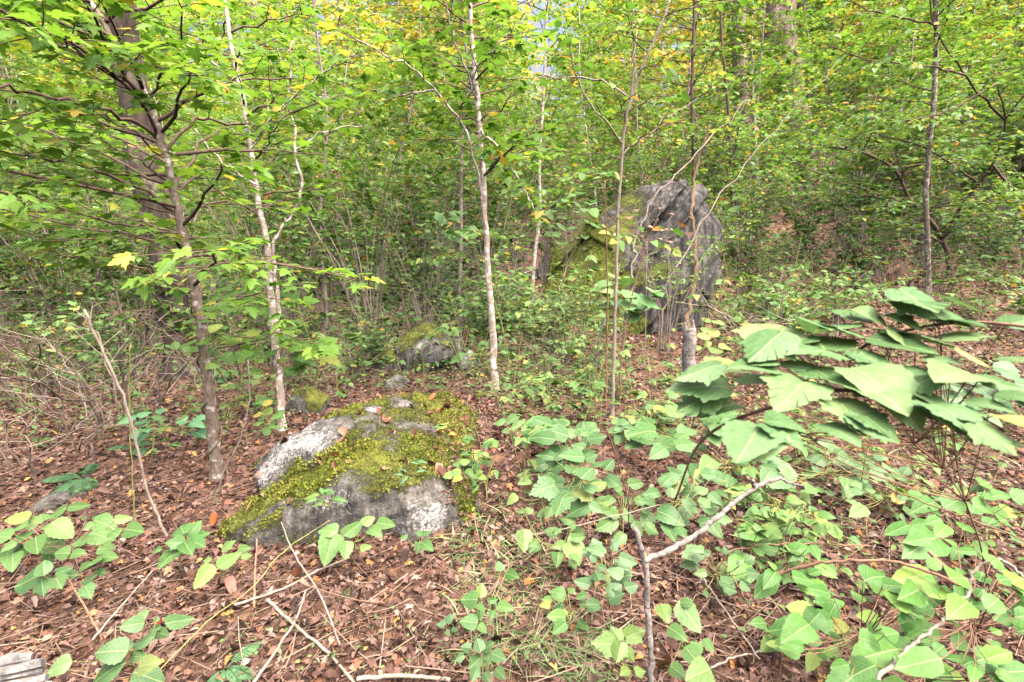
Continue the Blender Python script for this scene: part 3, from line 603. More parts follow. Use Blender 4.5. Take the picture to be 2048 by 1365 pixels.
hero('sapling', 'straight pale sapling in the centre with a fork below its broad maple leaves', 'sapling',
     [(990, 782), (984, 640), (975, 520), (968, 400), (963, 300), (955, 200), (946, 100), (938, -10)], 0.034, 0.015, 'birch',
     [(0.012, [(972, 450, 0), (955, 350, -.1), (935, 270, -.15), (870, 180, -.3), (812, 130, -.4), (760, 105, -.5), (690, 70, -.6)]),
      (0.010, [(920, 215, -.2), (945, 180, -.35), (955, 135, -.45), (1000, 90, -.6), (1050, 30, -.7)]),
      (0.009, [(955, 200, 0), (930, 130, -.2), (900, 50, -.3), (890, -20, -.4)]),
      (0.012, [(962, 262, 0), (1000, 300, .1), (1030, 350, .1), (1055, 395, .1), (1080, 435, .1)]),
      (0.008, [(870, 180, -.3), (800, 190, -.3), (740, 180, -.4)])],
     T_MAPLE, 'maple_leaf', 'maple', 0.11, 23, lean=0.1, auto=20, auto_from=0.58, auto_len=1.0, spacing=0.10, singles=180)
hero('sapling', 'slim brown sapling in front of the tall boulder, forking near the top of the photo', 'sapling',
     [(1224, 835), (1228, 700), (1232, 560), (1236, 430), (1243, 330), (1250, 250), (1268, 180), (1290, 120), (1320, 55), (1345, -15)], 0.015, 0.008, 'drytwig',
     [(0.009, [(1262, 195, 0), (1268, 100, 0), (1262, 0, 0), (1260, -60, 0)]), (0.008, [(1262, 198, 0), (1200, 160, .1), (1120, 155, .2), (1000, 158, .2)]),
      (0.007, [(1248, 290, 0), (1190, 220, -.1), (1150, 140, -.1), (1130, 30, -.1)]), (0.006, [(1245, 310, 0), (1320, 250, .1), (1400, 190, .2)])],
     T_OVATE, 'ovate_leaf', 'green', 0.075, 24, auto=12, auto_from=0.5, auto_len=0.8, spacing=0.13, singles=150, bmat='twig')
hero('large_tree', 'thick flaky-barked tree trunk behind the leaning young maple on the left', 'tree',
     [(372, 745), (352, 640), (335, 560), (315, 460), (295, 360), (275, 250), (258, 150), (240, 50), (228, -30)], 0.14, 0.10, 'darkbark', [],
     T_MAPLE, 'maple_leaf', 'maple', 0.11, 25, auto=10, auto_from=0.75, auto_len=1.6, spacing=0.16, singles=40, sides=22, wob=0.05, extend=5.0)
hero('leaning_stem', 'dark leaning stem between the thick left trunk and the pale sapling', 'tree',
     [(372, 700), (380, 600), (372, 520), (350, 450), (330, 400), (318, 330), (300, 240)], 0.055, 0.03, 'twig', [], T_MAPLE, 'maple_leaf', 'maple', 0.1, 26, auto=6, auto_from=0.5, singles=20, extend=2.0)
hero('sapling', 'thin sapling between the central sapling and the tall boulder', 'sapling',
     [(1064, 645), (1066, 560), (1074, 480), (1080, 420), (1078, 330), (1085, 220)], 0.026, 0.012, 'birch', [(0.009, [(1068, 540, 0), (1020, 560, -.1), (985, 570, -.2)])],
     T_OVATE, 'ovate_leaf', 'green', 0.08, 27, auto=16, auto_from=0.3, auto_len=0.9, singles=90, extend=2.0)
hero('sapling', 'dark upright sapling rising behind the right side of the tall boulder', 'sapling',
     [(1390, 470), (1388, 380), (1386, 280), (1384, 170), (1388, 60), (1390, -20)], 0.03, 0.016, 'twig', [], T_OVATE, 'ovate_leaf', 'green', 0.085, 28, y0=8.0, auto=22, auto_from=0.25, auto_len=1.1, singles=120, extend=1.5)
hero('sapling', 'thin dark sapling with upright twigs right of the tall boulder top', 'sapling',
     [(1478, 430), (1462, 330), (1455, 200), (1445, 90), (1440, -20)], 0.028, 0.014, 'twig', [], T_OVATE, 'ovate_leaf', 'green', 0.085, 29, y0=8.6, auto=18, auto_from=0.3, auto_len=1.1, singles=90, extend=1.5)
hero('tree', 'pale slender trunk on the right slope behind the large foreground leaves', 'tree',
     [(1858, 602), (1856, 500), (1852, 400), (1858, 300), (1868, 200), (1872, 80), (1870, -20)], 0.032, 0.02, 'maplebark', [], T_OVATE, 'ovate_leaf', 'green', 0.085, 30, auto=14, auto_from=0.35, auto_len=1.3, singles=90, extend=2)
hero('spreading_tree', 'dark-stemmed spreading small tree overhanging the right slope with dense oval leaves', 'tree',
     [(1905, 560), (1890, 490), (1860, 440), (1820, 400), (1790, 340), (1740, 310), (1640, 290)], 0.034, 0.010, 'twig',
     [(0.02, [(1885, 480, 0), (1930, 400, -.2), (1985, 330, -.5), (2010, 240, -.8), (1990, 170, -1.0)]), (0.018, [(1985, 330, -.5), (2050, 400, -.6), (2120, 420, -.7)]),
      (0.015, [(1830, 410, 0), (1700, 370, -.2), (1600, 330, -.4), (1520, 270, -.5)]), (0.015, [(2010, 240, -.8), (1930, 150, -1.0), (1870, 50, -1.2), (1850, -20, -1.3)]),
      (0.012, [(1990, 170, -1), (1900, 220, -1.1), (1800, 240, -1.3), (1700, 230, -1.4)]), (0.012, [(1960, 370, -.3), (1860, 300, -.6), (1740, 260, -.8), (1650, 200, -.9)]),
      (0.012, [(1930, 150, -1.0), (1840, 130, -1.3), (1740, 120, -1.5), (1650, 90, -1.6)]), (0.012, [(1870, 50, -1.2), (1780, 30, -1.3), (1690, 0, -1.4)]),
      (0.012, [(2010, 240, -.8), (2080, 150, -1.1), (2120, 40, -1.3)]), (0.012, [(1885, 485, 0), (1800, 450, -.4), (1720, 430, -.6)])],
     T_OVATE, 'ovate_leaf', 'green', 0.085, 31, auto=26, auto_from=0.25, auto_len=1.5, spacing=0.065, twl=0.40, nodes=4, singles=295, tmat2='twig')
hero('sapling', 'slim arching sapling between the two pale saplings left of centre', 'sapling',
     [(838, 640), (835, 560), (822, 440), (808, 380), (800, 320), (812, 260), (830, 180)], 0.022, 0.01, 'drytwig', [(0.008, [(800, 340, 0), (760, 300, .1), (700, 270, .1)])], T_OVATE, 'ovate_leaf', 'green', 0.08, 32, auto=20, auto_from=0.3, auto_len=1.0, singles=110, extend=1.0)
hero('sapling', 'young maple with low branches just left of the central thicket', 'sapling',
     [(650, 700), (652, 600), (640, 480), (645, 360), (655, 240), (640, 120)], 0.02, 0.01, 'drytwig', [], T_MAPLE, 'maple_leaf', 'maple', 0.09, 33, auto=20, auto_from=0.3, auto_len=1.0, singles=110, extend=1.5)
hero('large_tree', 'big pale grey trunk high on the right hillside behind the foliage', 'tree',
     [(1625, 450), (1612, 380), (1596, 300), (1578, 200), (1566, 110), (1560, 0), (1558, -60)], 0.34, 0.27, 'bark', [], T_OVATE, 'ovate_leaf', 'yellowing', 0.1, 34, y0=13.0, auto=14, auto_from=0.55, auto_len=2.2, singles=0, sides=20, wob=0.04, extend=5, color=(1, 1, 1, 1))
hero('tree', 'brown trunk standing on the hillside behind the right edge of the tall boulder', 'tree',
     [(1490, 405), (1488, 330), (1484, 240), (1478, 120), (1475, -20)], 0.16, 0.12, 'bark', [], T_OVATE, 'ovate_leaf', 'green', 0.1, 35, y0=11.5, auto=14, auto_from=0.4, auto_len=1.6, singles=0, sides=14, extend=4)

# twining vine on the maple, vine on the tall boulder
base = Gp(432, 955); Hh = [W(px, py, base[1] - 0.0) for px, py in [(440, 962), (425, 850), (412, 740), (400, 640), (386, 560), (372, 500), (355, 420)]]
tp = resample(Hh, 120); a = np.linspace(0, 2 * math.pi * 5.5, 120); rad = np.linspace(0.052, 0.034, 120)
vp = tp + np.stack([np.cos(a) * rad, np.sin(a) * rad, np.zeros(120)], -1)
g = Geo(); tubes(g, vp, np.linspace(0.007, 0.004, 120), 6, 0.5, True, 0.1, np.random.default_rng(1))
tag(link('twining_vine', g.mesh('twining_vine', M['vine'], True, vp[0]), None, vp[0]), 'thin brown vine spiralling up the stem of the leaning young maple', 'vine')
def vine(pts, r0, r1, name, label, mat, cat, n=40, sides=7, jit=0.01, seed=0):
    p = resample(pts, n); p[1:-1] += np.random.default_rng(seed).normal(0, jit, (n - 2, 3)); g = Geo(); tubes(g, p, np.linspace(r0, r1, n), sides, 0.5, True, 0.08, np.random.default_rng(seed))
    return tag(link(name, g.mesh(name, M[mat], True, p[0]), None, p[0]), label, cat)
vine([W(1372, 668, 5.75), W(1378, 610, 5.85), W(1392, 540, 5.95), W(1390, 480, 6.05), W(1384, 420, 6.15), W(1392, 340, 6.3), W(1420, 250, 6.3)], 0.03, 0.014, 'vine', 'thick tan vine stem climbing the right face of the tall boulder', 'vine', 'vine', 36, 8, 0.008, 3)
vine([W(1240, 690, 5.75), W(1262, 560, 5.85), W(1280, 450, 6.0), W(1320, 380, 6.1), W(1400, 300, 6.2), W(1500, 200, 6.4)], 0.012, 0.006, 'vine', 'slanting brown stem leaning across the face of the tall boulder', 'drytwig', 'vine', 30, 6, 0.022, 4)
vine([W(1320, 700, 5.4), W(1335, 580, 5.6), W(1390, 470, 5.8), W(1460, 370, 6.0), W(1560, 250, 6.2), W(1680, 120, 6.4)], 0.008, 0.004, 'vine', 'long thin stem rising diagonally right from the foot of the tall boulder', 'drytwig', 'vine', 30, 6, 0.022, 5)

# ------------------------------------------------------------------ background trees and shrubs: a few kinds, each copied as individuals
def bg_tree(seed, height, r0, start, nb, blen, T, mat, lsize, spacing, twl, nodes, bark, lean=0.06, rise=0.35):
    r = np.random.default_rng(seed); root = empty('understory_tree', (0, 0, 0), 'tmp', 'tree')
    u = np.linspace(0, 1, 10)[:, None]; a = r.uniform(0, 6.28); tp = u * np.array([math.cos(a) * lean * height, math.sin(a) * lean * height, height]) + np.concatenate([np.zeros((1, 3)), np.cumsum(r.normal(0, 0.05, (9, 3)), axis=0) * [1, 1, 0]]); tp[0, 2] = -0.3
    g = Geo(); tubes(g, tp, np.linspace(r0, r0 * 0.3, 10), 7, 0.5, True, 0.05, r); link('trunk', g.mesh('trunk', M[bark]), root)
    ab = []
    for j in range(nb):
        s = start + (1 - start) * (j + r.random()) / nb; q = np.array([np.interp(s, u[:, 0], tp[:, c]) for c in range(3)]); az = j * 2.4 + r.normal(0, .4); L = blen * r.uniform(0.6, 1.1) * (1.15 - 0.55 * s)
        dv = nrm(np.array([math.cos(az), math.sin(az), rise + r.normal(0, 0.18)])); v = np.linspace(0, 1, 6)[:, None]
        ab.append(q + v * L * dv + v * v * L * np.array([r.normal(0, .12), r.normal(0, .12), -0.15]))
    ab = np.array(ab); g = Geo(); tubes(g, ab, np.linspace(max(0.005, r0 * 0.28), 0.003, 6)[None], 4, 0.5)
    tw = twigs_on(ab, r, spacing, twl); tubes(g, tw, np.linspace(0.0032, 0.0015, tw.shape[1])[None], 3, 0.5); o = link('branches', g.mesh('branches', M['twig']), root)
    Pp, D, Nn, S = leaf_sites(tw, r, nodes, lsize, 0.5); g = Geo(); leaves(g, T, Pp, D, Nn, S, r.random(len(Pp)))
    o = link('crown', g.mesh('crown', M[mat]), root); o['kind'] = 'stuff'
    return root
def bg_shrub(seed, height, ns, T, mat, lsize, spacing, twl, nodes, spread=0.45, bare=0.3, name='shrub'):
    r = np.random.default_rng(seed); root = empty(name, (0, 0, 0), 'tmp', 'shrub'); st = []
    for j in range(ns):
        a = r.uniform(0, 6.28); h = height * r.uniform(0.6, 1.1); sp = spread * h * r.uniform(0.2, 1.0); b = np.array([math.cos(a), math.sin(a), 0]); u = np.linspace(0, 1, 8)[:, None]
        st.append(b * r.uniform(0.02, 0.15) + u * np.array([0, 0, h]) + u ** 2 * b * sp + np.array([0, 0, -0.05]) + np.concatenate([np.zeros((1, 3)), np.cumsum(r.normal(0, 0.022, (7, 3)), axis=0)]) - u ** 3 * np.array([0, 0, 0.12 * h]))
    st = np.array(st); g = Geo(); tubes(g, st, np.linspace(0.009, 0.003, 8)[None], 5, r.random(ns)); link('stems', g.mesh('stems', M['palestem']), root)['kind'] = 'stuff'
    tw = twigs_on(st, r, spacing, twl, start=bare); g = Geo(); tubes(g, tw, np.linspace(0.003, 0.0014, 4)[None], 3, 0.5); link('twigs', g.mesh('twigs', M['twig']), root)['kind'] = 'stuff'
    Pp, D, Nn, S = leaf_sites(tw, r, nodes, lsize, 0.45); g = Geo(); leaves(g, T, Pp, D, Nn, S, r.random(len(Pp))); o = link('foliage', g.mesh('foliage', M[mat]), root); o['kind'] = 'stuff'
    return root
kinds = {'maple': [bg_tree(200 + i, 5.0 + 0.7 * i, 0.024 + 0.005 * i, 0.10, 52, 1.35, T_MAPLE_LO, 'maple', 0.125, 0.12, 0.42, 4, ('birch', 'drytwig')[i % 2], 0.12) for i in range(3)],
         'oval': [bg_tree(220 + i, 4.6 + 0.8 * i, 0.020 + 0.005 * i, 0.08, 56, 1.25, T_MID, 'green', 0.115, 0.11, 0.40, 4, ('drytwig', 'birch')[i % 2], 0.14) for i in range(4)],
         'yellow': [bg_tree(240 + i, 8.0 + 2.0 * i, 0.08, 0.06, 64, 2.4, T_FAR, 'yellowing', 0.19, 0.15, 0.55, 4, 'bark', 0.08) for i in range(2)],
         'light': [bg_tree(250 + i, 8.0 + 2.0 * i, 0.08, 0.06, 64, 2.4, T_FAR, 'green', 0.19, 0.15, 0.55, 4, 'bark', 0.08) for i in range(2)]}
shr = [bg_shrub(260 + i, 1.8 + 0.45 * i, 11 + 2 * i, T_MID, 'green', 0.09, 0.10, 0.32, 4) for i in range(4)]
used = set(); rng = np.random.default_rng(77)
def put(proto, x, y, s, rz, label, group, color=None, cat=None, dz=0.0):
    if proto.name in used: o = copy_tree(proto)
    else: o = proto; used.add(proto.name)
    o.location = (x, y, float(ground(x, y)) + dz); o.rotation_euler = (0, 0, rz); o.scale = (s, s, s); o['label'] = label; o['group'] = group
    if cat: o['category'] = cat
    if color is not None:
        for ch in KIDS.get(o.name, ()):
            if ch.get('kind') == 'stuff' and ch.name.split('.')[0] in ('crown', 'foliage'): ch.color = (*color, 1)
    return o
spots = []
def scatter(n, y0, y1, amax, mind, reject=None):
    out = []
    for _ in range(n * 40):
        if len(out) >= n: break
        y = rng.uniform(y0, y1); x = rng.uniform(-amax, amax) * (y + 0.8)
        if any((x - a) ** 2 + (y - b) ** 2 < mind ** 2 for a, b in spots): continue
        if reject and reject(x, y): continue
        spots.append((x, y)); out.append((x, y))
    return out
MARKS = [(-200, 'beyond the left edge'), (90, 'behind the bare twigs at the left edge'), (340, 'behind the thick left trunk'), (545, 'behind the pale forked sapling'), (760, 'behind the wide half-hidden boulder'), (975, 'behind the central sapling'), (1075, 'behind the thin sapling'), (1290, 'behind the tall boulder'),
         (1480, 'around the brown hillside trunk'), (1620, 'around the big pale hillside trunk'), (1858, 'behind the pale slender right trunk'), (2040, 'at the right edge'), (2300, 'beyond the right edge')]
ORD = ['nearest', 'second nearest', 'third nearest', 'fourth nearest', 'fifth nearest', 'sixth nearest', 'seventh nearest', 'eighth nearest', 'ninth nearest', 'tenth nearest', 'eleventh nearest', 'twelfth nearest', 'thirteenth nearest', 'fourteenth nearest', 'fifteenth nearest', 'sixteenth nearest', 'seventeenth nearest', 'eighteenth nearest', 'nineteenth nearest', 'twentieth nearest', 'twenty-first nearest', 'twenty-second nearest', 'twenty-third nearest', 'twenty-fourth nearest', 'twenty-fifth nearest', 'twenty-sixth nearest']
def column(x, y, z=0.8):
    v = np.array([x, y, z]) - EYE; px = 1024 + 1024 * v[0] / max(v @ FWD, 0.1); return min(MARKS, key=lambda m: abs(m[0] - px))[1]
def plant_all(items, word, group, pick):
    """items (x, y, key): put one copy each, labelled by what it stands behind and its rank there"""
    cols = {}
    for x, y, kd in items: cols.setdefault((kd, column(x, y)), []).append((y, x))
    for (kd, c), L in cols.items():
        for k, (y, x) in enumerate(sorted(L)):
            pr, s_, col = pick(kd, x, y); rk = '' if len(L) == 1 else ', %s there' % ORD[min(k, 25)]
            put(pr, x, y, s_, rng.uniform(0, 6.28), '%s %s%s' % (word % kd, c, rk), group, col)
boulder_clear = lambda x, y: (-0.2 < x < 2.9 and y < 8.4) or (abs(x) < 0.5 and y < 6.5) or (x > 2.0 and y < 8.6)
def sky_gap(x, y):
    px = 1024 + 1024 * x / (y * 0.978); return abs(px - 1105) < 60 or abs(px - 625) < 22
def pick_near(kd, x, y):
    v = rng.uniform(1.0, 1.3); pr = kinds['maple' if kd == 'maple-leaved' else 'oval']; return pr[int(rng.integers(len(pr)))], rng.uniform(0.5, 0.88), (v, v, v * rng.uniform(.85, 1.1))
plant_all([(x, y, 'maple-leaved' if rng.random() < (0.6 if x < 0 else 0.3) else 'oval-leaved') for x, y in scatter(46, 6.3, 12, 1.15, 0.7, boulder_clear)], 'slender %s near tree', 'near thicket trees', pick_near)
def pick_mid(kd, x, y):
    v = rng.uniform(1.15, 1.5); pr = kinds[{'maple-leaved': 'maple', 'oval-leaved': 'oval', 'yellowing': 'yellow'}[kd]]; return pr[int(rng.integers(len(pr)))], rng.uniform(0.9, 1.3), (v * 1.1, v, v * 0.8)
plant_all([(x, y, ('maple-leaved', 'maple-leaved', 'oval-leaved', 'oval-leaved', 'yellowing')[int(rng.integers(5))]) for x, y in scatter(48, 12, 20, 1.1, 1.0, sky_gap)], '%s hillside tree', 'hillside trees', pick_mid)
def pick_far(kd, x, y):
    v = rng.uniform(1.25, 1.6) * (1 if kd == 'sunlit yellow-green' else 1.4); pr = kinds['yellow' if kd == 'sunlit yellow-green' else 'light']; return pr[int(rng.integers(len(pr)))], rng.uniform(0.9, 1.5), (v * 1.15, v, v * 0.75)  # far crowns tinted brighter and yellower, sunlight put into the leaf colour
plant_all([(x, y, 'sunlit yellow-green' if rng.random() < .6 else 'light green') for x, y in scatter(54, 19, 38, 1.05, 1.6, sky_gap)], '%s far tree', 'far hillside trees', pick_far)
spots.clear()
def pick_shrub(kd, x, y): v = rng.uniform(0.85, 1.1); return shr[int(rng.integers(4))], rng.uniform(0.7, 1.15), (v, v, v)
plant_all([(x, y, 'leafy') for x, y in scatter(74, 5.0, 10, 1.1, 0.45, lambda x, y: (-0.1 < x < 2.7 and y < 8.2) or (abs(x + 0.3) < 0.9 and y < 6.2) or (x > 1.5 and y < 6.8) or (-2.6 < x < 0 and y < 5.6))], '%s thicket shrub', 'thicket shrubs', pick_shrub)
def pick_fshrub(kd, x, y): v = rng.uniform(0.95, 1.3); return shr[int(rng.integers(4))], rng.uniform(0.9, 1.5), (v * 1.08, v, v * 0.85)
plant_all([(x, y, 'leafy') for x, y in scatter(100, 10, 24, 1.1, 0.8)], '%s hillside shrub', 'hillside shrubs', pick_fshrub)

low = [bg_shrub(280 + i, 0.7 + 0.2 * i, 8 + i, (T_MID, T_MAPLE_LO)[i == 1], 'seed', 0.075 + .01 * i, 0.08, 0.26, 3, 0.8, 0.2, 'low_shrub') for i in range(3)]
spots.clear()
def pick_low(kd, x, y): v = rng.uniform(0.9, 1.2); return low[int(rng.integers(3))], rng.uniform(0.6, 1.1), (v, v, v)
plant_all([(x, y, 'bright-leaved') for x, y in scatter(84, 4.7, 9, 1.05, 0.34, lambda x, y: (1.0 < x < 2.6 and y < 6.9) or (0.3 < x < 2.9 and 5.6 < y < 8.3) or (x > 0.6 and y < 5.2) or (-1.5 < x < -.3 and y < 5.3))], 'low %s shrub', 'low near shrubs', pick_low)
plant_all([(x, y, 'bright-leaved') for x, y in scatter(84, 9, 17, 1.05, 0.5) + scatter(44, 7.6, 13, 1.05, 0.45, lambda x, y: x < 2.3)], 'low %s hillside shrub', 'low hillside shrubs', pick_low)
thk = [bg_shrub(290 + i, 2.4 + 0.4 * i, 14, T_MID, 'green', 0.07, 0.16, 0.26, 3, 0.55, 0.45, 'thin_stemmed_shrub') for i in range(2)]
spots.clear()
def pick_thk(kd, x, y): v = rng.uniform(0.9, 1.2); return thk[int(rng.integers(2))], rng.uniform(0.7, 1.1), (v, v, v)
plant_all([(x, y, 'bare-stemmed') for x, y in scatter(32, 5.2, 9.0, 1.0, 0.45, lambda x, y: (x > 0.15 and y < 8.3) or x < -5.5)], 'thin %s shrub', 'thin-stemmed thicket', pick_thk)
for kx, ky, pr_, sc_, lb_ in ((1165, 700, thk[0], .45, 'thin shrub veiling the mossy left side of the tall boulder'), (1330, 705, thk[1], .6, 'thin-stemmed shrub right before the face of the tall boulder'), (1060, 690, low[2], .6, 'low bush left of the mossy side of the tall boulder'), (1440, 660, low[0], .8, 'low bush at the right foot of the tall boulder'), (1010, 700, low[1], .7, 'low bush beside the foot of the central sapling')):
    p_ = Gp(kx, ky); put(pr_, p_[0], p_[1], sc_, kx * .1, lb_, 'bushes at the tall boulder', (1.1, 1.1, 1.0))
# ------------------------------------------------------------------ bare brush on the left
for bi, (px, py, n, hh, lab) in enumerate([(60, 800, 16, 1.2, 'tangle of bare grey twigs at the left edge'), (190, 780, 14, 1.3, 'bare twiggy bush left of the thick trunk'), (250, 850, 8, 1.3, 'bare leaning stems in front of the thick left trunk'),
                                           (300, 720, 12, 1.4, 'dark bare thicket against the foot of the thick left trunk'), (40, 700, 14, 1.5, 'bare brush in the left background below the maple leaves'), (470, 760, 9, 1.0, 'fine bare twigs between the two left saplings'), (60, 930, 12, 0.6, 'low sprawl of bare twigs at the left edge beside the fern'), (210, 840, 12, 0.8, 'sprawling dead twigs behind the fern'), (690, 690, 8, .9, 'wispy bare twigs behind the mossy boulder'), (1120, 760, 7, .7, 'wispy bare twigs right of the central sapling foot'), (1560, 720, 9, .8, 'wispy bare twigs on the litter right of the rotting stub'), (1800, 600, 10, 1.1, 'bare twigs beside the pale slender right trunk')]):
    r = np.random.default_rng(300 + bi); b = Gp(px, py); st = []
    for j in range(n):
        a = r.uniform(0, 6.28); h = hh * r.uniform(0.5, 1.1); sp = h * r.uniform(0.2, 1.0); d = np.array([math.cos(a), math.sin(a), 0]); u = np.linspace(0, 1, 9)[:, None]
        st.append(b + d * r.uniform(0.05, 0.4) * [1, 1, 0] + u * [0, 0, h] + u ** 1.5 * d * sp - u ** 3 * np.array([0, 0, 0.35 * h]) + np.concatenate([np.zeros((1, 3)), r.normal(0, 0.02, (8, 3))]))
    root = empty('bare_shrub', b, lab, 'shrub'); st = np.array(st); tw = twigs_on(st, r, 0.10, 0.45, 5, 0.25, 0.2, 0.0)
    for q_ in st: g = Geo(); tubes(g, q_, np.linspace(0.010, 0.003, 9), 5, 0.5); link('stem', g.mesh('stem', M['drytwig'], True, b), root).color = (.6, .56, .52, 1)
    g = Geo(); tubes(g, tw, np.linspace(0.0035, 0.0014, 5)[None], 4, 0.5); tw2 = twigs_on(tw, r, 0.12, 0.16, 3); tubes(g, tw2, np.linspace(0.002, 0.001, 3)[None], 3, 0.5); link('twigs', g.mesh('twigs', M['drytwig' if bi % 4 == 2 else 'twig'], True, b), root)['kind'] = 'stuff'

# ------------------------------------------------------------------ foreground plants: leaves given as (base, tip) pairs
def plant(name, label, base_px, specs, off=(0, 0), sc=0.3663, h=0.22, T='broad', mat='pale', seed=0, color=None, stem='greenstem', tilt=0.42, base_h=0.0, cat='plant', r0=0.004, lift=None, jit=0.12, cap=0.2, mixk=0.45):
    r = np.random.default_rng(seed); color = color or [(.84, .86, .9, 1), (.95, .95, .75, 1), (.7, .8, .75, 1), (.76, .88, .68, 1), (.85, .87, 1.05, 1)][seed % 5]; cv = lambda x, y: (off[0] + x * sc, off[1] + y * sc)
    b = Gp(*base_px, base_h); n0 = nrm(np.array([0, -tilt, 1.0])); Pp, D, Nn, S = [], [], [], []
    for sp in specs:
        bx, by, tx, ty = sp[:4]; hh = (sp[4] if sp[4] < 50 else sp[4] - 100 - b[1] + 5) if len(sp) > 4 else h * r.uniform(0.8, 1.2)
        B = W(*cv(bx, by), b[1] + hh - 5) if hh > 3 else Gp(*cv(bx, by), hh); n = nrm(n0 + r.normal(0, jit, 3)); d = ray(*cv(tx, ty)); den = d @ n
        t = ((B - EYE) @ n) / den; Tp = EYE + d * t; v = Tp - B; L = np.linalg.norm(v); L0 = L; L = min(L, cap)
        Pp.append(B); D.append(v / max(L0, 1e-6)); Nn.append(n); S.append(L)
    Pp, D, Nn, S = map(np.array, (Pp, D, Nn, S)); root = empty(name, b, label, cat)
    TT = {'broad': T_BROAD, 'ovate': T_OVATE, 'vib': T_VIB, 'maple': T_MAPLE, 'lance': T_LANCE}
    if T == 'mixed':
        pick = r.random(len(S)) < mixk
        for key, sel in (('vib', pick), ('broad', ~pick)):
            if sel.any(): leaf_objects('leaf', template_meshes(key + mat, TT[key], M[mat], 4), Pp[sel], D[sel], Nn[sel], S[sel], root, b, r, np.tile(np.array(color or (1, 1, 1, 1.)), (int(sel.sum()), 1)))
    else: leaf_objects('leaf', template_meshes(T + mat, TT[T], M[mat], 4), Pp, D, Nn, S, root, b, r, np.tile(np.array(color or (1, 1, 1, 1.)), (len(S), 1)))
    g = Geo(); c = Pp.mean(axis=0); top = c * 0.92 + b * 0.08 - np.array([0, 0, 0.03]); u = np.linspace(0, 1, 7)[:, None]
    main = b + (top - b) * u + np.array([0, 0, 1]) * (np.sin(u * math.pi) * 0.25 * np.linalg.norm(top - b) * 0.4); main[0, 2] -= 0.03
    tubes(g, main, np.linspace(r0, r0 * 0.5, 7), 5, 0.5)
    js = np.array([main[3 + int(r.integers(4))] for _ in Pp]); v = np.linspace(0, 1, 4)[None, :, None]; pet = js[:, None] + (Pp - js)[:, None] * v + np.array([0, 0, -0.03]) * (v * (1 - v)) * 4 * 0.6
    tubes(g, pet, np.linspace(r0 * 0.45, r0 * 0.28, 4)[None], 4, 0.5); link('stem', g.mesh('stem', M[stem], True, b), root)
    return root
def clump(name, label, base_px, cx, cy, rx, ry, n, size, seed, h=(0.1, 0.35), rot=0.0, **kw):
    """random leaves inside an ellipse of the ground, sizes in photo pixels"""
    r = np.random.default_rng(seed); sp = []
    for i in range(n):
        a = r.uniform(0, 6.28); q = math.sqrt(r.random()); ex, ey = q * rx * math.cos(a), q * ry * math.sin(a); x = cx + ex * math.cos(rot) - ey * math.sin(rot); y = cy + ex * math.sin(rot) + ey * math.cos(rot)
        da = math.atan2(y - base_px[1], x - base_px[0]) + r.normal(0, 0.9); L = r.uniform(*size); sp.append((x, y, x + L * math.cos(da), y + 0.6 * L * math.sin(da) + 0.12 * L, r.uniform(*h)))
    return plant(name, label, base_px, sp, (0, 0), 1.0, seed=seed, **kw)
O7, O8, O9, O6 = (0, 865), (650, 865), (1300, 865), (1300, 420)
plant('woodland_plant', 'spreading pale-leaved plant at the lower left, many oval leaves in tiers', (150, 1150), [(370, 420, 245, 455), (375, 420, 487, 380), (155, 470, 25, 475), (155, 490, 230, 485), (150, 505, 75, 525), (300, 490, 385, 465), (280, 505, 220, 530), (290, 500, 385, 560), (90, 600, 0, 655), (60, 575, -20, 565), (195, 570, 200, 660), (510, 480, 550, 440), (515, 500, 450, 530), (520, 490, 630, 520), (625, 485, 725, 455), (680, 530, 782, 540), (500, 580, 380, 600), (505, 560, 615, 570), (530, 640, 630, 625), (385, 660, 290, 660), (385, 665, 470, 660), (550, 680, 645, 680), (555, 695, 495, 700), (430, 745, 515, 715), (650, 570, 590, 540), (470, 470, 440, 465)], O7, h=0.26, seed=401, stem='redstem')
plant('woodland_plant', 'low plant with large toothed leaves below the spreading lower-left plant', (120, 1200), [(235, 790, 45, 830), (240, 780, 240, 698), (235, 800, 225, 890), (300, 790, 430, 775), (300, 775, 395, 735), (300, 790, 340, 855), (540, 790, 430, 800), (470, 840, 495, 905), (530, 760, 580, 770)], O7, h=0.2, T='mixed', seed=402, stem='redstem')
plant('woodland_plant', 'bright green plant with big lobed leaves left of the mossy boulder base', (360, 1140), [(1020, 575, 1095, 475), (1000, 600, 900, 605), (1030, 600, 1150, 545), (1025, 585, 1120, 620), (1000, 620, 865, 745), (1010, 605, 1045, 660), (885, 640, 825, 655), (1010, 560, 980, 500)], O7, h=0.22, T='mixed', seed=403)
plant('woodland_plant', 'yellowish-green plant with drooping toothed leaves under the mossy boulder', (440, 1170), [(1215, 640, 1292, 590), (1190, 740, 1315, 650), (1300, 640, 1372, 630), (1320, 680, 1375, 665), (1150, 700, 1105, 700), (1165, 730, 1050, 840)], O7, h=0.16, T='mixed', seed=404, color=(1.15, 1.05, 0.8, 1))
plant('woodland_plant', 'cluster of large round-oval leaves at the bottom edge on the left', (260, 1330), [(790, 1040, 650, 1065), (795, 1030, 745, 980), (880, 1060, 815, 1085), (900, 1060, 1062, 990), (850, 1130, 710, 1145), (850, 1090, 922, 1110), (700, 1190, 515, 1205), (700, 1200, 660, 1140), (720, 1230, 805, 1225), (750, 1280, 882, 1255), (700, 1270, 470, 1370), (740, 1320, 885, 1350), (400, 1255, 240, 1320), (850, 1040, 860, 1000)], O7, h=0.3, seed=405)
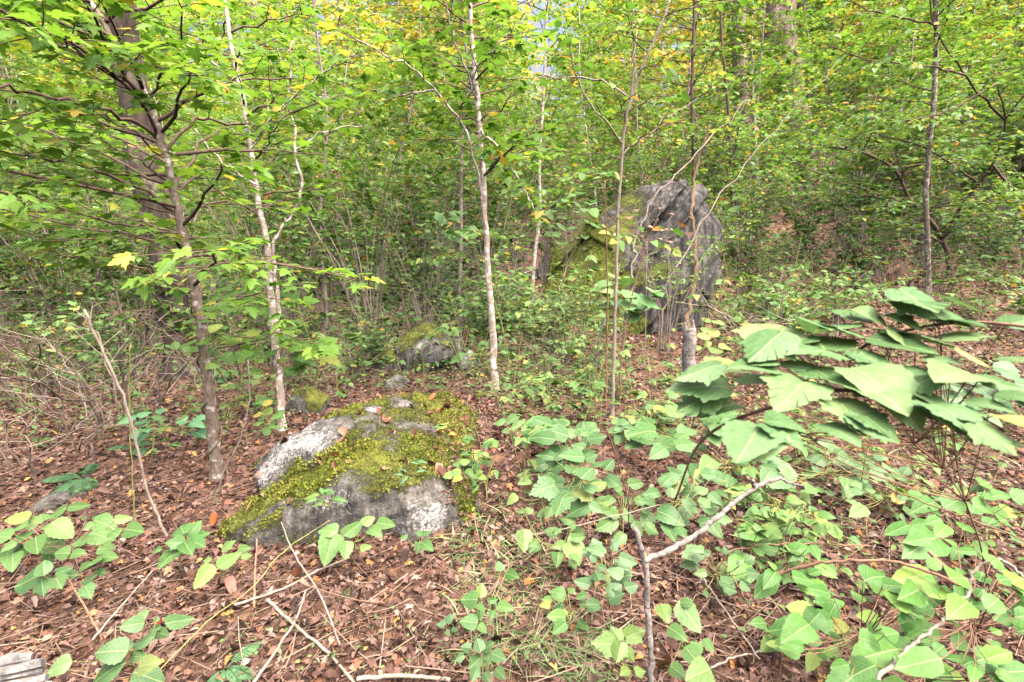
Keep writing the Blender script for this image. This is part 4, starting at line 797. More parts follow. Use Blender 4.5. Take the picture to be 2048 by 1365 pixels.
plant('woodland_plant', 'light green oval-leaved plant at the front foot of the mossy boulder', (710, 1110), [(110, 575, 195, 470), (205, 505, 272, 460), (280, 495, 385, 505), (240, 535, 312, 560), (120, 600, 110, 682), (70, 555, -40, 530), (60, 560, -10, 720), (190, 640, 258, 622)], O8, h=0.2, seed=406, color=(1.08, 1.05, .85, 1))
plant('woodland_plant', 'small sprig of heart-shaped leaves right of the front of the mossy boulder', (840, 1100), [(530, 560, 495, 545), (530, 560, 575, 540), (520, 600, 500, 660), (530, 610, 590, 640), (450, 580, 410, 570)], O8, h=0.1, seed=407, mat='seed')
plant('woodland_plant', 'plant with rounded leaves in pairs at the bottom centre', (960, 1240), [(840, 920, 730, 905), (850, 905, 856, 820), (830, 940, 875, 972), (890, 930, 942, 900), (940, 945, 1032, 970), (985, 770, 1062, 795), (960, 760, 945, 700), (920, 975, 903, 1022), (850, 970, 850, 1030), (835, 1040, 733, 1030), (840, 1050, 882, 1092)], O8, h=0.18, seed=408)
plant('woodland_plant', 'small round-leaved sprig left of the bottom-centre plant', (895, 1265), [(660, 1050, 608, 1042), (660, 1040, 705, 995), (690, 1075, 724, 1085), (660, 1085, 682, 1112)], O8, h=0.12, seed=409)
plant('woodland_plant', 'bunch of lobed leaves at the bottom edge in the centre', (965, 1345), [(850, 1200, 830, 1118), (860, 1190, 925, 1145), (910, 1210, 992, 1240), (800, 1180, 738, 1170), (850, 1230, 780, 1292), (760, 1220, 702, 1242), (930, 1290, 985, 1345), (830, 1290, 800, 1365), (880, 1200, 905, 1260), (870, 1310, 900, 1370)], O8, h=0.2, T='mixed', seed=410)
plant('woodland_plant', 'pale spotted sprig with three drooping leaves beside the grassy patch', (1080, 1120), [(1090, 440, 1042, 428), (1095, 440, 1142, 420), (1090, 535, 1085, 642), (1320, 615, 1238, 628), (1335, 610, 1388, 705)], O8, h=0.24, seed=411, color=(1.15, 1.0, .8, 1))
clump('woodland_plant', 'dense cascade of broad green leaves right of the leaf litter clearing', (1190, 1000), 1150, 930, 60, 95, 42, (34, 62), 412, (0.12, 0.4), -0.35, T='mixed')
clump('woodland_plant', 'broad-leaved clump behind the cascade of leaves right of centre', (1160, 880), 1120, 865, 60, 28, 16, (28, 55), 413, (0.1, 0.3), 0, T='broad')
clump('woodland_plant', 'drooping leaf cluster against the left side of the forked dead branch', (1220, 1210), 1215, 1150, 55, 70, 24, (30, 60), 414, (0.15, 0.4), 0, T='mixed')
plant('woodland_plant', 'large yellow-green lobed leaf with a small companion at the foot of the dead branch', (1240, 1330), [(1600, 1160, 1455, 1150), (1610, 1140, 1560, 1055), (1620, 1150, 1590, 1250), (1640, 1180, 1690, 1250), (1640, 1120, 1750, 1080), (1660, 1290, 1610, 1330), (1690, 1310, 1755, 1300)], O8, h=0.2, T='vib', seed=415, color=(1.25, 1.08, 0.75, 1))
plant('woodland_plant', 'oval-leaved shoot right of the forked dead branch near the bottom edge', (1360, 1300), [(60, 935, 100, 1045), (150, 930, 290, 1080), (170, 930, 240, 930), (100, 1060, 205, 1140), (290, 1130, 350, 1200), (250, 1140, 260, 1230), (190, 1170, 290, 1290), (110, 1270, 200, 1350), (330, 1290, 200, 1350)], O9, h=0.22, seed=416)
clump('woodland_plant', 'pale leaf clump between the cascade and the forked dead branch arm', (1345, 1010), 1370, 1000, 75, 65, 30, (30, 60), 417, (0.1, 0.35), 0, T='mixed')
clump('woodland_plant', 'broad bed of pale leaves under the large blurred foreground branch', (1350, 900), 1370, 860, 90, 40, 28, (34, 66), 418, (0.15, 0.4), 0, T='mixed')
clump('woodland_plant', 'low green leaves right of the blurred branch at the right edge', (1960, 830), 1960, 790, 90, 50, 26, (36, 64), 419, (0.15, 0.35), 0, T='mixed')
clump('woodland_plant', 'patch of green leaves below the blurred branch on the right', (1640, 960), 1650, 930, 120, 40, 26, (30, 56), 420, (0.1, 0.3), 0, T='broad')
def part_tube(pts, r0, r1, nm, mat, parent):
    g = Geo(); tubes(g, resample(pts, 26), np.linspace(r0, r1, 26), 6, 0.5, True); link(nm, g.mesh(nm, M[mat], True, np.array(parent.location)), parent)
for k_, (bx_, by_, cx_, cy_, rx_, ry_, n_, sz_, tm_, mt_, lb_) in enumerate([(1085, 1010, 1075, 990, 40, 40, 14, (18, 34), 'broad', 'seed', 'small round-leaved weed in the clearing left of the leaf cascade'), (1130, 1090, 1120, 1080, 55, 40, 18, (20, 40), 'mixed', 'pale', 'leafy weed between the pale spotted sprig and the dead branch'),
      (1450, 930, 1460, 920, 80, 40, 30, (18, 40), 'broad', 'seed', 'fine-leaved weed bed just left below the blurred branch'), (1560, 1010, 1570, 1000, 90, 45, 32, (18, 42), 'ovate', 'seed', 'low weed bed right of the dead branch tip'), (1780, 1010, 1770, 990, 110, 45, 34, (18, 42), 'ovate', 'seed', 'weed bed in the twiggy litter toward the right edge'),
      (1420, 1150, 1430, 1140, 70, 50, 22, (20, 44), 'mixed', 'pale', 'weed patch under the arm of the dead branch'), (1250, 1040, 1255, 1020, 50, 50, 22, (20, 42), 'mixed', 'pale', 'leafy tuft just left of the dead branch top'), (1150, 1230, 1140, 1220, 50, 40, 16, (20, 40), 'broad', 'seed', 'small weed right of the grassy patch'),
      (1600, 1290, 1600, 1270, 80, 60, 26, (26, 54), 'ovate', 'seed', 'vine leaves between the shoot and the lower right corner'), (1300, 870, 1290, 850, 60, 40, 28, (18, 38), 'broad', 'seed', 'weed clump between the slim brown sapling and the rotting stub foot'), (1060, 870, 1050, 860, 50, 30, 12, (14, 28), 'broad', 'seed', 'tiny weed at the back of the clearing'), (60, 1090, 60, 1080, 60, 40, 12, (26, 48), 'broad', 'pale', 'leaf cluster at the left edge beside the spreading plant')]):
    clump('woodland_plant', lb_, (bx_, by_), cx_, cy_, rx_, ry_, n_, sz_, 460 + k_, (0.05, 0.24), 0, T=tm_, mat=mt_)
# big near branch of lobed leaves at the right, close to the lens
B6 = [(990, 695, 800, 505, .95), (1000, 680, 1240, 640, .95), (740, 735, 525, 600, .9), (720, 700, 545, 770, .88), (1105, 560, 1305, 600, .95), (1290, 590, 1525, 640, .95), (1400, 480, 1600, 560, 1.0), (1610, 500, 1890, 510, 1.0), (1590, 560, 1825, 610, 1.0), (1620, 690, 1935, 700, .98), (1200, 700, 1610, 760, .95),
      (1050, 770, 745, 790, .92), (480, 890, 150, 880, .8), (480, 905, 665, 960, .8), (410, 960, 75, 965, .78), (850, 850, 1090, 970, .92), (1100, 900, 1540, 1140, .95), (1340, 880, 1715, 940, .95), (1540, 1080, 1900, 1230, .95), (870, 960, 690, 1065, .9), (600, 1175, 470, 1350, .8), (620, 1180, 860, 1290, .8), (640, 1160, 830, 1190, .8),
      (1000, 1050, 1200, 1200, .88), (1100, 1130, 1390, 1220, .9), (940, 1160, 1170, 1290, .85), (700, 830, 470, 830, .85), (900, 860, 670, 830, .88), (1800, 1190, 2060, 1300, .96), (1750, 1040, 2050, 1110, .96), (1150, 800, 1360, 860, .93), (1360, 990, 1130, 1000, .93), (360, 1020, 130, 1060, .75), (480, 1080, 250, 1100, .75), (1480, 1000, 1680, 1080, .95)]
_r = np.random.default_rng(8); B6 = [(a * .97 + 20, b, c * .97 + 20, d, h) for a, b, c, d, h in B6] + [(a + _r.uniform(-90, 90), b + _r.uniform(-40, 70), c + _r.uniform(-90, 90), d + _r.uniform(-40, 70), h - .04) for a, b, c, d, h in B6[::2]]
B6 += [(1650, 780, 1900, 830, 0), (1900, 800, 2130, 850, 0), (1760, 880, 1560, 930, 0), (1800, 930, 2080, 980, 0), (1500, 800, 1720, 850, 0), (1950, 620, 2160, 600, 0), (1880, 1000, 2140, 1060, 0), (1650, 1130, 1900, 1170, 0), (1450, 720, 1680, 690, 0), (1900, 1120, 2150, 1200, 0), (1560, 940, 1330, 960, 0), (1250, 660, 1450, 690, 0)]
B6 = [(a, b, c, d, 100 + (_r.uniform(0.98, 1.22) if a < 560 else max(0.62, 1.05 - 0.33 * max(0, (b - 500) / 800) - 0.12 * max(0, (a - 900) / 1100)))) for a, b, c, d, h in B6]
fgb = plant('foreground_branch', 'large lobed pale-green leaves on a branch close to the lens at the right', (1990, 1250), B6, O6, T='mixed', seed=421, tilt=0.12, stem='redstem', r0=0.003, cat='branch', jit=0.06, cap=0.15, color=(1.12, 1.12, 1.2, 1), mixk=0.7)
part_tube([W(2150, 930, .62), W(2040, 905, .66), W(1920, 855, .72), W(1800, 810, .78), W(1690, 780, .84), W(1560, 810, .95), W(1470, 840, 1.05), W(1410, 875, 1.15), W(1350, 1000, 1.3)], 0.0045, 0.003, 'stem', 'redstem', fgb)
part_tube([W(2150, 668, .8), W(2040, 652, .85), W(1920, 645, .92), W(1820, 660, .98), W(1745, 685, 1.0), W(1690, 780, .84)], 0.0035, 0.002, 'stem', 'redstem', fgb)
# vine tangle at the lower right corner
for nm, lab, bp, cx, cy, rx, ry, n, sz, sd, hh, mt in [('leafy_vine', 'glossy heart-leaved vine at the lower right corner', (1720, 1340), 1720, 1250, 150, 110, 56, (32, 74), 430, (0.15, 0.55), 'seed'), ('leafy_vine', 'heart-leaved vine along the right edge near the bottom', (1950, 1330), 1940, 1220, 110, 130, 54, (32, 78), 431, (0.2, 0.6), 'seed'), ('leafy_vine', 'upright oval-leaved shoots above the lower right vine', (1560, 1150), 1570, 1100, 110, 60, 18, (36, 62), 432, (0.1, 0.3), 'seed'), ('leafy_vine', 'green vine leaves on the right edge below the blurred branch', (1930, 1080), 1930, 1040, 120, 70, 36, (30, 60), 433, (0.1, 0.4), 'seed'), ('leafy_vine', 'bright leaves filling the bottom right edge', (1820, 1365), 1840, 1340, 170, 50, 26, (50, 95), 434, (0.25, 0.5), 'seed')]:
    clump(nm, lab, bp, cx, cy, rx, ry, n, sz, sd, hh, 0, T='ovate' if sd != 430 else 'broad', mat=mt, stem='redstem', color=(.62, .85, .5, 1))
def stem_px(lab, pts, r0, r1, mat='redstem', seed=0, name='cane', jit=0.003, cat='stick', sides=7): return vine([Gp(*p) for p in pts], r0, r1, name, lab, mat, cat, max(14, len(pts) * 6), sides, jit, seed)
q = lambda o, L: [(o[0] + x * 0.3663, o[1] + y * 0.3663, h) for x, y, h in L]
stem_px('arching brown stem across the lower right vine leaves', q(O9, [(715, 775, .2), (900, 720, .3), (1100, 698, .36), (1400, 720, .4), (1730, 850, .4), (1900, 960, .3)]), 0.006, 0.004, seed=1)
stem_px('thick reddish stem dropping into the lower right tangle', q(O9, [(1520, 650, .45), (1640, 760, .42), (1740, 850, .4), (1760, 1000, .2)]), 0.007, 0.005, seed=2)
stem_px('grey-brown stem rising from the bottom edge to the lower right tangle', q(O9, [(1200, 1390, .4), (1300, 1280, .42), (1430, 1170, .42), (1640, 1000, .4), (1760, 860, .4)]), 0.006, 0.004, 'drytwig', seed=3)
stem_px('long thin brown stem slanting across the right foreground', q(O9, [(945, 90, .25), (1020, 180, .28), (1200, 262, .3), (1500, 385, .34), (1800, 490, .38), (2060, 600, .4)]), 0.0035, 0.0028, seed=4)
stem_px('curled dry tendril at the right edge', q(O9, [(1740, 860, .4), (1770, 760, .44), (1860, 700, .45), (1960, 720, .42), (2060, 800, .4)]), 0.006, 0.004, 'drytwig', seed=5)
stem_px('thin red stem crossing left of the lower right vine', q(O9, [(400, 660, .1), (600, 620, .16), (900, 610, .2), (1200, 620, .2)]), 0.0035, 0.0025, seed=6)
stem_px('thin grey twig falling from the dead branch to the right', q(O9, [(215, 690, .05), (330, 850, .05), (460, 1040, .05), (600, 1240, .05)]), 0.004, 0.003, 'drytwig', seed=7)
stem_px('dark twig beside the thin grey twig below the dead branch', q(O9, [(390, 690, .12), (480, 840, .1), (560, 960, .06), (620, 1040, .02)]), 0.0032, 0.0025, seed=8)
stem_px('horizontal stick lying below the oval-leaved shoot', q(O9, [(330, 1285, .03), (500, 1220, .04), (690, 1170, .05)]), 0.004, 0.003, 'drytwig', seed=9)

# forked dead branch
fk = empty('dead_branch', Gp(1302, 1362), 'forked weathered dead branch standing upright in the right foreground', 'branch')
def wood(parent, org, pts, r0, r1, nm, mat, sides=10, n=40, seed=0, wob=0.07, jit=0.002):
    p = resample([np.array(x) for x in pts], n); r = np.random.default_rng(seed); p[1:-1] += r.normal(0, jit, (n - 2, 3)); g = Geo(); tubes(g, p, np.linspace(r0, r1, n) * (1 + 0.06 * np.sin(np.arange(n) * 1.3)), sides, 0.5, True, wob, r); link(nm, g.mesh(nm, M[mat], True, org), parent)
o_ = np.array(fk.location)
base = Gp(1302, 1400); yb = base[1]
fp = [base - [0, 0, .05], W(1302, 1365, yb), W(1300, 1290, yb + .02), W(1294, 1200, yb + .05), W(1290, 1125, yb + .07), W(1276, 1080, yb + .08), W(1270, 1055, yb + .08)]
wood(fk, o_, fp, 0.011, 0.0095, 'stem', 'dead', seed=1)
wood(fk, o_, [W(1288, 1122, yb + .07), W(1330, 1105, yb + .1), W(1400, 1065, yb + .14), W(1470, 1005, yb + .2), W(1520, 970, yb + .24), W(1562, 955, yb + .27)], 0.010, 0.007, 'branch', 'dead', seed=2)
wood(fk, o_, [W(1560, 957, yb + .27), W(1580, 966, yb + .27), W(1608, 972, yb + .28)], 0.005, 0.003, 'twig', 'dead', seed=3, n=10)
wood(fk, o_, [W(1508, 975, yb + .23), W(1506, 962, yb + .22)], 0.006, 0.006, 'twig', 'dead', seed=4, n=6)
# dead stub in the middle right
st = empty('dead_stub', Gp(1378, 832), 'short upright rotting stub with pale lichen in front of the tall boulder', 'stump'); o_ = np.array(st.location); yb = o_[1]
wood(st, o_, [o_ - [0, 0, .1], W(1378, 800, yb), W(1379, 740, yb), W(1380, 690, yb + .01), W(1381, 655, yb + .01)], 0.052, 0.044, 'wood', 'dead', 12, 20, 5, 0.16, 0.004)
for k, (px, py) in enumerate([(1370, 645), (1386, 640)]): wood(st, o_, [W(px + 2, 670, yb), W(px, py, yb)], 0.022, 0.006, 'splinter', 'dead', 6, 6, 6 + k, 0.1)
# split log end in the bottom left corner
lg = empty('split_log', Gp(10, 1400), 'silver weathered split wood poking in at the bottom left corner', 'log'); o_ = np.array(lg.location); r = np.random.default_rng(9)
for k in range(7):
    yv = 1305 + k * 15 + r.uniform(-4, 4); e = 55 + 32 * r.random() + k * 9
    a, b = Gp(-260, yv + 75 - k * 3, .62 - k * .015), Gp(e, yv + 6, .62 - k * .015); u = np.linspace(0, 1, 8)[:, None]; p = a + (b - a) * u + np.concatenate([np.zeros((1, 3)), r.normal(0, .002, (7, 3))])
    g = Geo(); tubes(g, p, np.linspace(0.020, 0.011, 8), 6, 0.5, True, 0.2, r); link('splinter', g.mesh('splinter', M['weathered'], False, o_), lg)

# ------------------------------------------------------------------ thin near stems and sticks
near = [('grey leaning stem rising from the lower left litter to a broken top', [(335, 1075, 0), (300, 1000, .12), (275, 900, .35), (245, 790, .65), (200, 690, .9), (168, 620, 1.05)], 0.008, 0.006, 'drytwig'),
        ('pale forked twig left of the mossy boulder', [(428, 1010, 0), (445, 950, .1), (480, 880, .25), (498, 800, .42), (496, 720, .6)], 0.006, 0.003, 'drytwig'),
        ('thin yellow-green stem arching over the lower left litter', [(320, 1340, .05), (420, 1240, .1), (500, 1180, .14), (560, 1110, .16), (660, 1040, .2)], 0.0028, 0.002, 'greenstem'),
        ('upright green cane left of the leaning maple', [(268, 1040, 0), (262, 900, .3), (258, 760, .6), (262, 690, .75)], 0.004, 0.003, 'greenstem'),
        ('brown stick lying diagonally at the bottom left of centre', [(535, 1200, .03), (600, 1260, .03), (660, 1310, .03), (715, 1375, .03)], 0.008, 0.006, 'drytwig'),
        ('pale stick crossing the diagonal brown stick', [(490, 1390, .04), (560, 1290, .06), (600, 1220, .06), (612, 1180, .08)], 0.007, 0.004, 'drytwig'),
        ('bare branch lying in front of the mossy boulder', [(470, 1210, .03), (560, 1180, .04), (640, 1140, .05), (700, 1115, .05)], 0.007, 0.005, 'drytwig'),
        ('forked grey twig leaning on the front of the mossy boulder', [(680, 1290, .02), (640, 1190, .06), (590, 1110, .1), (560, 1040, .14)], 0.005, 0.003, 'drytwig'),
        ('thick stick at the bottom edge in the centre left', [(715, 1358, .03), (800, 1352, .04), (900, 1360, .04)], 0.010, 0.008, 'drytwig'),
        ('slender twig stretching right from the pale spotted sprig', [(1040, 1075, .12), (1120, 1060, .14), (1220, 1035, .18), (1320, 1010, .2)], 0.004, 0.003, 'drytwig'),
        ('dark upright twig through the cascade of leaves', [(1260, 1080, 0), (1255, 1000, .15), (1235, 920, .3), (1215, 860, .4)], 0.004, 0.003, 'twig'),
        ('pale stick leaning at the foot of the slim brown sapling', [(1185, 765, 0), (1195, 700, .25), (1210, 630, .5)], 0.012, 0.008, 'dead'),
        ('thin brown stem standing left of the slim brown sapling', [(1212, 820, 0), (1214, 700, .4), (1215, 560, .9), (1212, 440, 1.4), (1210, 360, 1.7)], 0.008, 0.004, 'redstem'),
        ('second thin stem right of the slim brown sapling', [(1240, 815, 0), (1243, 720, .35), (1262, 600, .8), (1295, 480, 1.3)], 0.008, 0.004, 'redstem'),
        ('reddish broken stem at the left foot of the mossy boulder', [(508, 1220, 0), (510, 1140, .12), (514, 1078, .22)], 0.006, 0.004, 'redstem'),
        ('tan broken stem at the far lower left', [(205, 1280, 0), (170, 1215, .1), (130, 1148, .2)], 0.006, 0.004, 'redstem'),
        ('grey twig pointing up-right at the lower left', [(185, 1280, .02), (240, 1215, .08), (305, 1142, .18)], 0.005, 0.003, 'drytwig')]
for i, (lab, pts, a, b, mt) in enumerate(near):
    if pts[-1][2] > .3:
        y_ = Gp(*pts[0])[1]; P_ = [W(p[0], p[1], y_ - 0.02 * k) for k, p in enumerate(pts)]; vine(P_, a, b, 'cane', lab, mt, 'cane', 30, 7, 0.0025, 60 + i)
    else: stem_px(lab, pts, a * .85, b * .8, mt, 60 + i, 'stick', 0.0012)
g = Geo(); r = np.random.default_rng(15); N = 1500
px = r.uniform(-40, 2090, N); py = 700 + 700 * r.random(N) ** 0.8; pts = GpN(px, py); a = r.uniform(0, 6.28, N); L = r.uniform(0.06, 0.38, N)
u = np.linspace(0, 1, 4)[None, :, None]; d = np.stack([np.cos(a), np.sin(a), r.normal(0.04, 0.12, N)], -1); tw = pts[:, None] + u * (d * L[:, None])[:, None] + u * u * r.normal(0, 0.03, (N, 1, 3)); tw[:, :, 2] = np.maximum(tw[:, :, 2], ground(tw[:, :, 0], tw[:, :, 1]) + 0.012)
tubes(g, tw, (r.uniform(0.0012, 0.0042, N))[:, None] * np.linspace(1, 0.6, 4)[None], 4, r.random(N))
tag(link('twig_litter', g.mesh('twig_litter', M['needle'])), 'fine dry twigs scattered over the leaf litter', 'twigs', None, 'stuff')

# ------------------------------------------------------------------ ferns
def fern(px, py, n, L, label, seed, azs=None):
    r = np.random.default_rng(seed); b = Gp(px, py); root = empty('fern', b, label, 'fern')
    for j in range(n):
        az = azs[j] if azs else r.uniform(0, 6.28); l = L * r.uniform(0.75, 1.1); u = np.linspace(0, 1, 14)[:, None]; d = np.array([math.cos(az), math.sin(az), 0])
        p = b + u * d * l + UP * (0.5 * u * l - 0.55 * u * u * l) + UP * 0.02; g = Geo(); tubes(g, p, np.linspace(0.003, 0.001, 14), 4, 0.5); f = nrm(np.gradient(p, axis=0)); side = nrm(np.cross(f, UP)); q = np.linspace(0.15, 0.98, 22); ix = q * 13; i0 = np.minimum(ix.astype(int), 12); pos = p[i0] + (ix - i0)[:, None] * (p[i0 + 1] - p[i0])
        w = 0.075 * np.sin(np.clip(q * 1.05, 0, 1) * math.pi * 0.9 + 0.25) * l / 0.4
        for sg in (-1, 1): leaves(g, T_LANCE, pos, nrm(side[i0] * sg + f[i0] * 0.35 - UP * 0.15), np.tile(UP, (22, 1)) + r.normal(0, .1, (22, 3)), np.maximum(w, 0.01) * 1.15, r.random(22))
        link('frond', g.mesh('frond', M['dark'], True, b), root)
fern(165, 965, 7, 0.26, 'dark green fern beside the leaning grey stem at the left', 1)
fern(270, 905, 5, 0.22, 'small fern behind the leaning grey stem', 2)
fern(430, 765, 5, 0.28, 'green fern at the foot of the thick left trunk', 3)
fern(455, 1345, 4, 0.16, 'tiny yellowish fern near the bottom edge on the left', 4)

# ------------------------------------------------------------------ seedlings between the landmarks
def seedling(seed, n, size, height, key, T, mat, name='seedling'):
    r = np.random.default_rng(seed); root = empty(name, (0, 0, 0), 'tmp', 'seedling'); Pp, D, Nn, S = [], [], [], []; g = Geo()
    for s in range(1 + int(r.integers(2))):
        a = r.uniform(0, 6.28); top = np.array([math.cos(a) * .3 * height, math.sin(a) * .3 * height, height * r.uniform(.75, 1.1)]); u = np.linspace(0, 1, 6)[:, None]; p = u * top * [1, 1, 1] + u * u * np.array([r.normal(0, .04), r.normal(0, .04), 0]); p[0, 2] = -0.03
        tubes(g, p, np.linspace(0.003, 0.0016, 6), 4, 0.5)
        for j in range(n):
            t = 0.45 + 0.55 * (j // 2) / max(1, (n - 1) // 2); i = min(5, int(t * 5)); az = r.uniform(0, 6.28); d = np.array([math.cos(az), math.sin(az), r.normal(-0.05, .15)]); L = r.uniform(.3, .9) * height * .5; q = p[i] + d * L
            tubes(g, np.array([p[i], p[i] + d * L * .5 + UP * .01, q]), np.linspace(.0014, .001, 3), 3, 0.5)
            for sg in (-.9, 0, .9): 
                if r.random() < .8: c, s_ = math.cos(sg), math.sin(sg); Pp.append(q); D.append([d[0] * c - d[1] * s_, d[0] * s_ + d[1] * c, d[2] - .1]); Nn.append(nrm(UP + r.normal(0, .25, 3))); S.append(size * r.uniform(.6, 1.1))
    link('stem', g.mesh('stem', M['greenstem']), root); Pp, D, Nn, S = map(np.array, (Pp, D, Nn, S)); leaf_objects('leaf', template_meshes(key, T, M[mat], 4), Pp, nrm(D), Nn, S, root, np.zeros(3), r)
    return root
sds = [seedling(500 + i, (3, 4, 4, 5, 3, 4)[i], (.055, .07, .05, .06, .085, .045)[i], (.22, .3, .4, .5, .25, .18)[i], ('ovateseed', 'vibseed')[i in (1, 4)], (T_OVATE, T_VIB)[i in (1, 4)], 'seed') for i in range(6)]
tall = [seedling(520 + i, 5, .06, .55, 'ovateseed', T_OVATE, 'seed', 'thin_shoot') for i in range(3)]
regions = [((760, 990, 640, 790), 28, 'green seedling between the mossy boulder and the central sapling'), ((1000, 1210, 660, 830), 44, 'seedling right of the central sapling foot'), ((570, 790, 640, 800), 20, 'seedling in the red-brown litter behind the mossy boulder'),
           ((1060, 1240, 590, 690), 14, 'seedling growing between the thin sapling and the tall boulder'), ((1420, 1660, 540, 780), 34, 'seedling on the litter slope right of the tall boulder'), ((1640, 2040, 460, 680), 34, 'seedling on the far right slope beyond the foreground leaves'),
           ((880, 1060, 600, 690), 14, 'seedling around the flat grey rock behind the central sapling'), ((420, 560, 760, 880), 10, 'seedling between the leaning maple and the pale forked sapling'), ((230, 420, 820, 920), 9, 'broad-leaved seedling in front of the thick left trunk'), ((1240, 1400, 740, 880), 18, 'seedling between the slim brown sapling and the rotting stub'),
           ((1430, 2000, 860, 1080), 26, 'seedling in the twiggy litter under the large right leaves'), ((950, 1080, 930, 1010), 5, 'tiny seedling in the leaf litter clearing'), ((1440, 1660, 380, 540), 16, 'seedling higher on the slope behind the tall boulder'), ((660, 960, 560, 650), 14, 'seedling in the shade under the central thicket'),
           ((0, 230, 740, 900), 12, 'seedling among the bare twigs at the left edge'), ((560, 760, 700, 790), 14, 'seedling in front of the small dark mossy rock'), ((1010, 1200, 800, 880), 10, 'seedling at the back of the leaf litter clearing'),
           ((560, 800, 640, 760), 20, 'tall thin shoot in the litter left of the wide half-hidden boulder'), ((900, 1250, 640, 760), 20, 'tall thin shoot around the central sapling'), ((1400, 1700, 600, 720), 20, 'tall thin shoot on the litter before the right slope'),
           ((1480, 1660, 1050, 1250), 10, 'seedling right of the forked dead branch')]
NTH = ['leftmost', 'second from left', 'third from left', 'fourth from left', 'fifth from left', 'sixth from left', 'seventh from left', 'eighth from left', 'ninth from left', 'tenth from left', 'eleventh from left', 'twelfth from left', 'thirteenth from left', 'fourteenth from left', 'fifteenth from left', 'sixteenth from left', 'seventeenth from left', 'eighteenth from left', 'nineteenth from left', 'rightmost']
rng = np.random.default_rng(91); firsts = set()
for (x0, x1, y0, y1), n, lab in regions:
    for j, px in enumerate(sorted(rng.uniform(x0, x1, n))):
        p = Gp(px, rng.uniform(y0, y1))
        if p[1] > 16: continue
        pr = tall[int(rng.integers(3))] if 'tall thin' in lab else sds[int(rng.integers(6))]
        if pr.name in firsts: o = copy_tree(pr)
        else: o = pr; firsts.add(pr.name)
        o.location = p; s = rng.uniform(0.65, 1.25) * (1.5 if p[1] > 5 else 1.0); o.scale = (s, s, s); o.rotation_euler = (0, 0, rng.uniform(0, 6.28)); o['label'] = lab + ', ' + (NTH[j] if n <= 20 else ('far left part', 'left part', 'middle part', 'right part', 'far right part')[j * 5 // n] + ', ' + NTH[j - -(-(j * 5 // n) * n // 5)]); o['group'] = 'seedlings: ' + lab
# specific shrub with glossy leaves in front of the tall boulder
clump('woodland_plant', 'glossy blue-green leaved shoot in front of the tall boulder', (1232, 800), 1250, 600, 80, 45, 26, (34, 62), 440, (4.75, 5.15), 0, T='ovate', mat='seed', color=(.95, 1.05, 1.3, 1), stem='redstem')
clump('woodland_plant', 'shoot with small round leaves twining the leaning maple stem', (430, 950), 405, 690, 55, 60, 26, (18, 34), 441, (4.75, 5.15), 0, T='broad', mat='seed')
clump('woodland_plant', 'row of long oval leaves in front of the leaning maple base', (330, 880), 330, 850, 70, 22, 18, (24, 44), 442, (0.12, 0.25), 0, T='ovate', mat='dark', color=(1.5, 1.5, 1.6, 1))
clump('woodland_plant', 'light green leaves at the base of the pale forked sapling', (545, 870), 540, 830, 28, 38, 20, (16, 30), 443, (0.1, 0.35), 0, T='broad', mat='seed')
clump('woodland_plant', 'yellowing leaves around the rotting stub', (1400, 720), 1410, 680, 40, 40, 14, (20, 38), 444, (0.1, 0.4), 0, T='broad', mat='pale', color=(1.5, 1.15, .8, 1))
clump('woodland_plant', 'narrow-leaved sprig on the right side of the mossy boulder top', (820, 950), 815, 935, 24, 20, 16, (18, 30), 445, (0.22, 0.38), 0, T='lance', mat='dark', base_h=0.2)
clump('woodland_plant', 'round-leaved sprig on the right shoulder of the mossy boulder', (930, 960), 925, 950, 32, 26, 10, (16, 26), 446, (0.2, 0.36), 0, T='broad', mat='seed', base_h=0.1)
clump('woodland_plant', 'narrow-leaved sprig on the lichen face of the mossy boulder', (660, 1020), 660, 1000, 26, 18, 9, (26, 42), 447, (0.3, 0.36), 0, T='lance', mat='seed', base_h=0.1)
clump('woodland_plant', 'leafy sapling shoot with small pale leaves left of the central trunk', (850, 700), 900, 465, 62, 42, 40, (14, 30), 448, (4.75, 5.15), 0, T='ovate', mat='seed', color=(1.1, 1.1, 1.3, 1), stem='drytwig')
clump('woodland_plant', 'maple sprig low beside the pale forked sapling', (480, 790), 500, 600, 80, 30, 20, (30, 56), 449, (4.75, 5.15), 0, T='maple', mat='maple')
clump('woodland_plant', 'low maple spray between the pale forked sapling and the left trunk', (500, 850), 560, 710, 90, 50, 28, (28, 52), 450, (4.75, 5.15), 0, T='maple', mat='maple', stem='redstem')

clump('woodland_plant', 'bright leafy spray overhanging the right top of the tall boulder', (1470, 560), 1440, 440, 70, 60, 60, (16, 32), 451, (4.7, 5.4), 0, T='ovate', mat='seed', stem='drytwig')
clump('woodland_plant', 'leafy spray hanging over the left top of the tall boulder', (1120, 640), 1150, 450, 70, 60, 60, (14, 28), 452, (4.8, 5.4), 0, T='ovate', mat='seed', stem='drytwig')
clump('woodland_plant', 'withered yellow-brown vine leaves hanging before the tall boulder', (1290, 720), 1300, 450, 90, 50, 34, (7, 15), 453, (4.7, 5.2), 0, T='ovate', mat='litter', color=(1.6, 1.7, 1.3, 1), stem='drytwig')
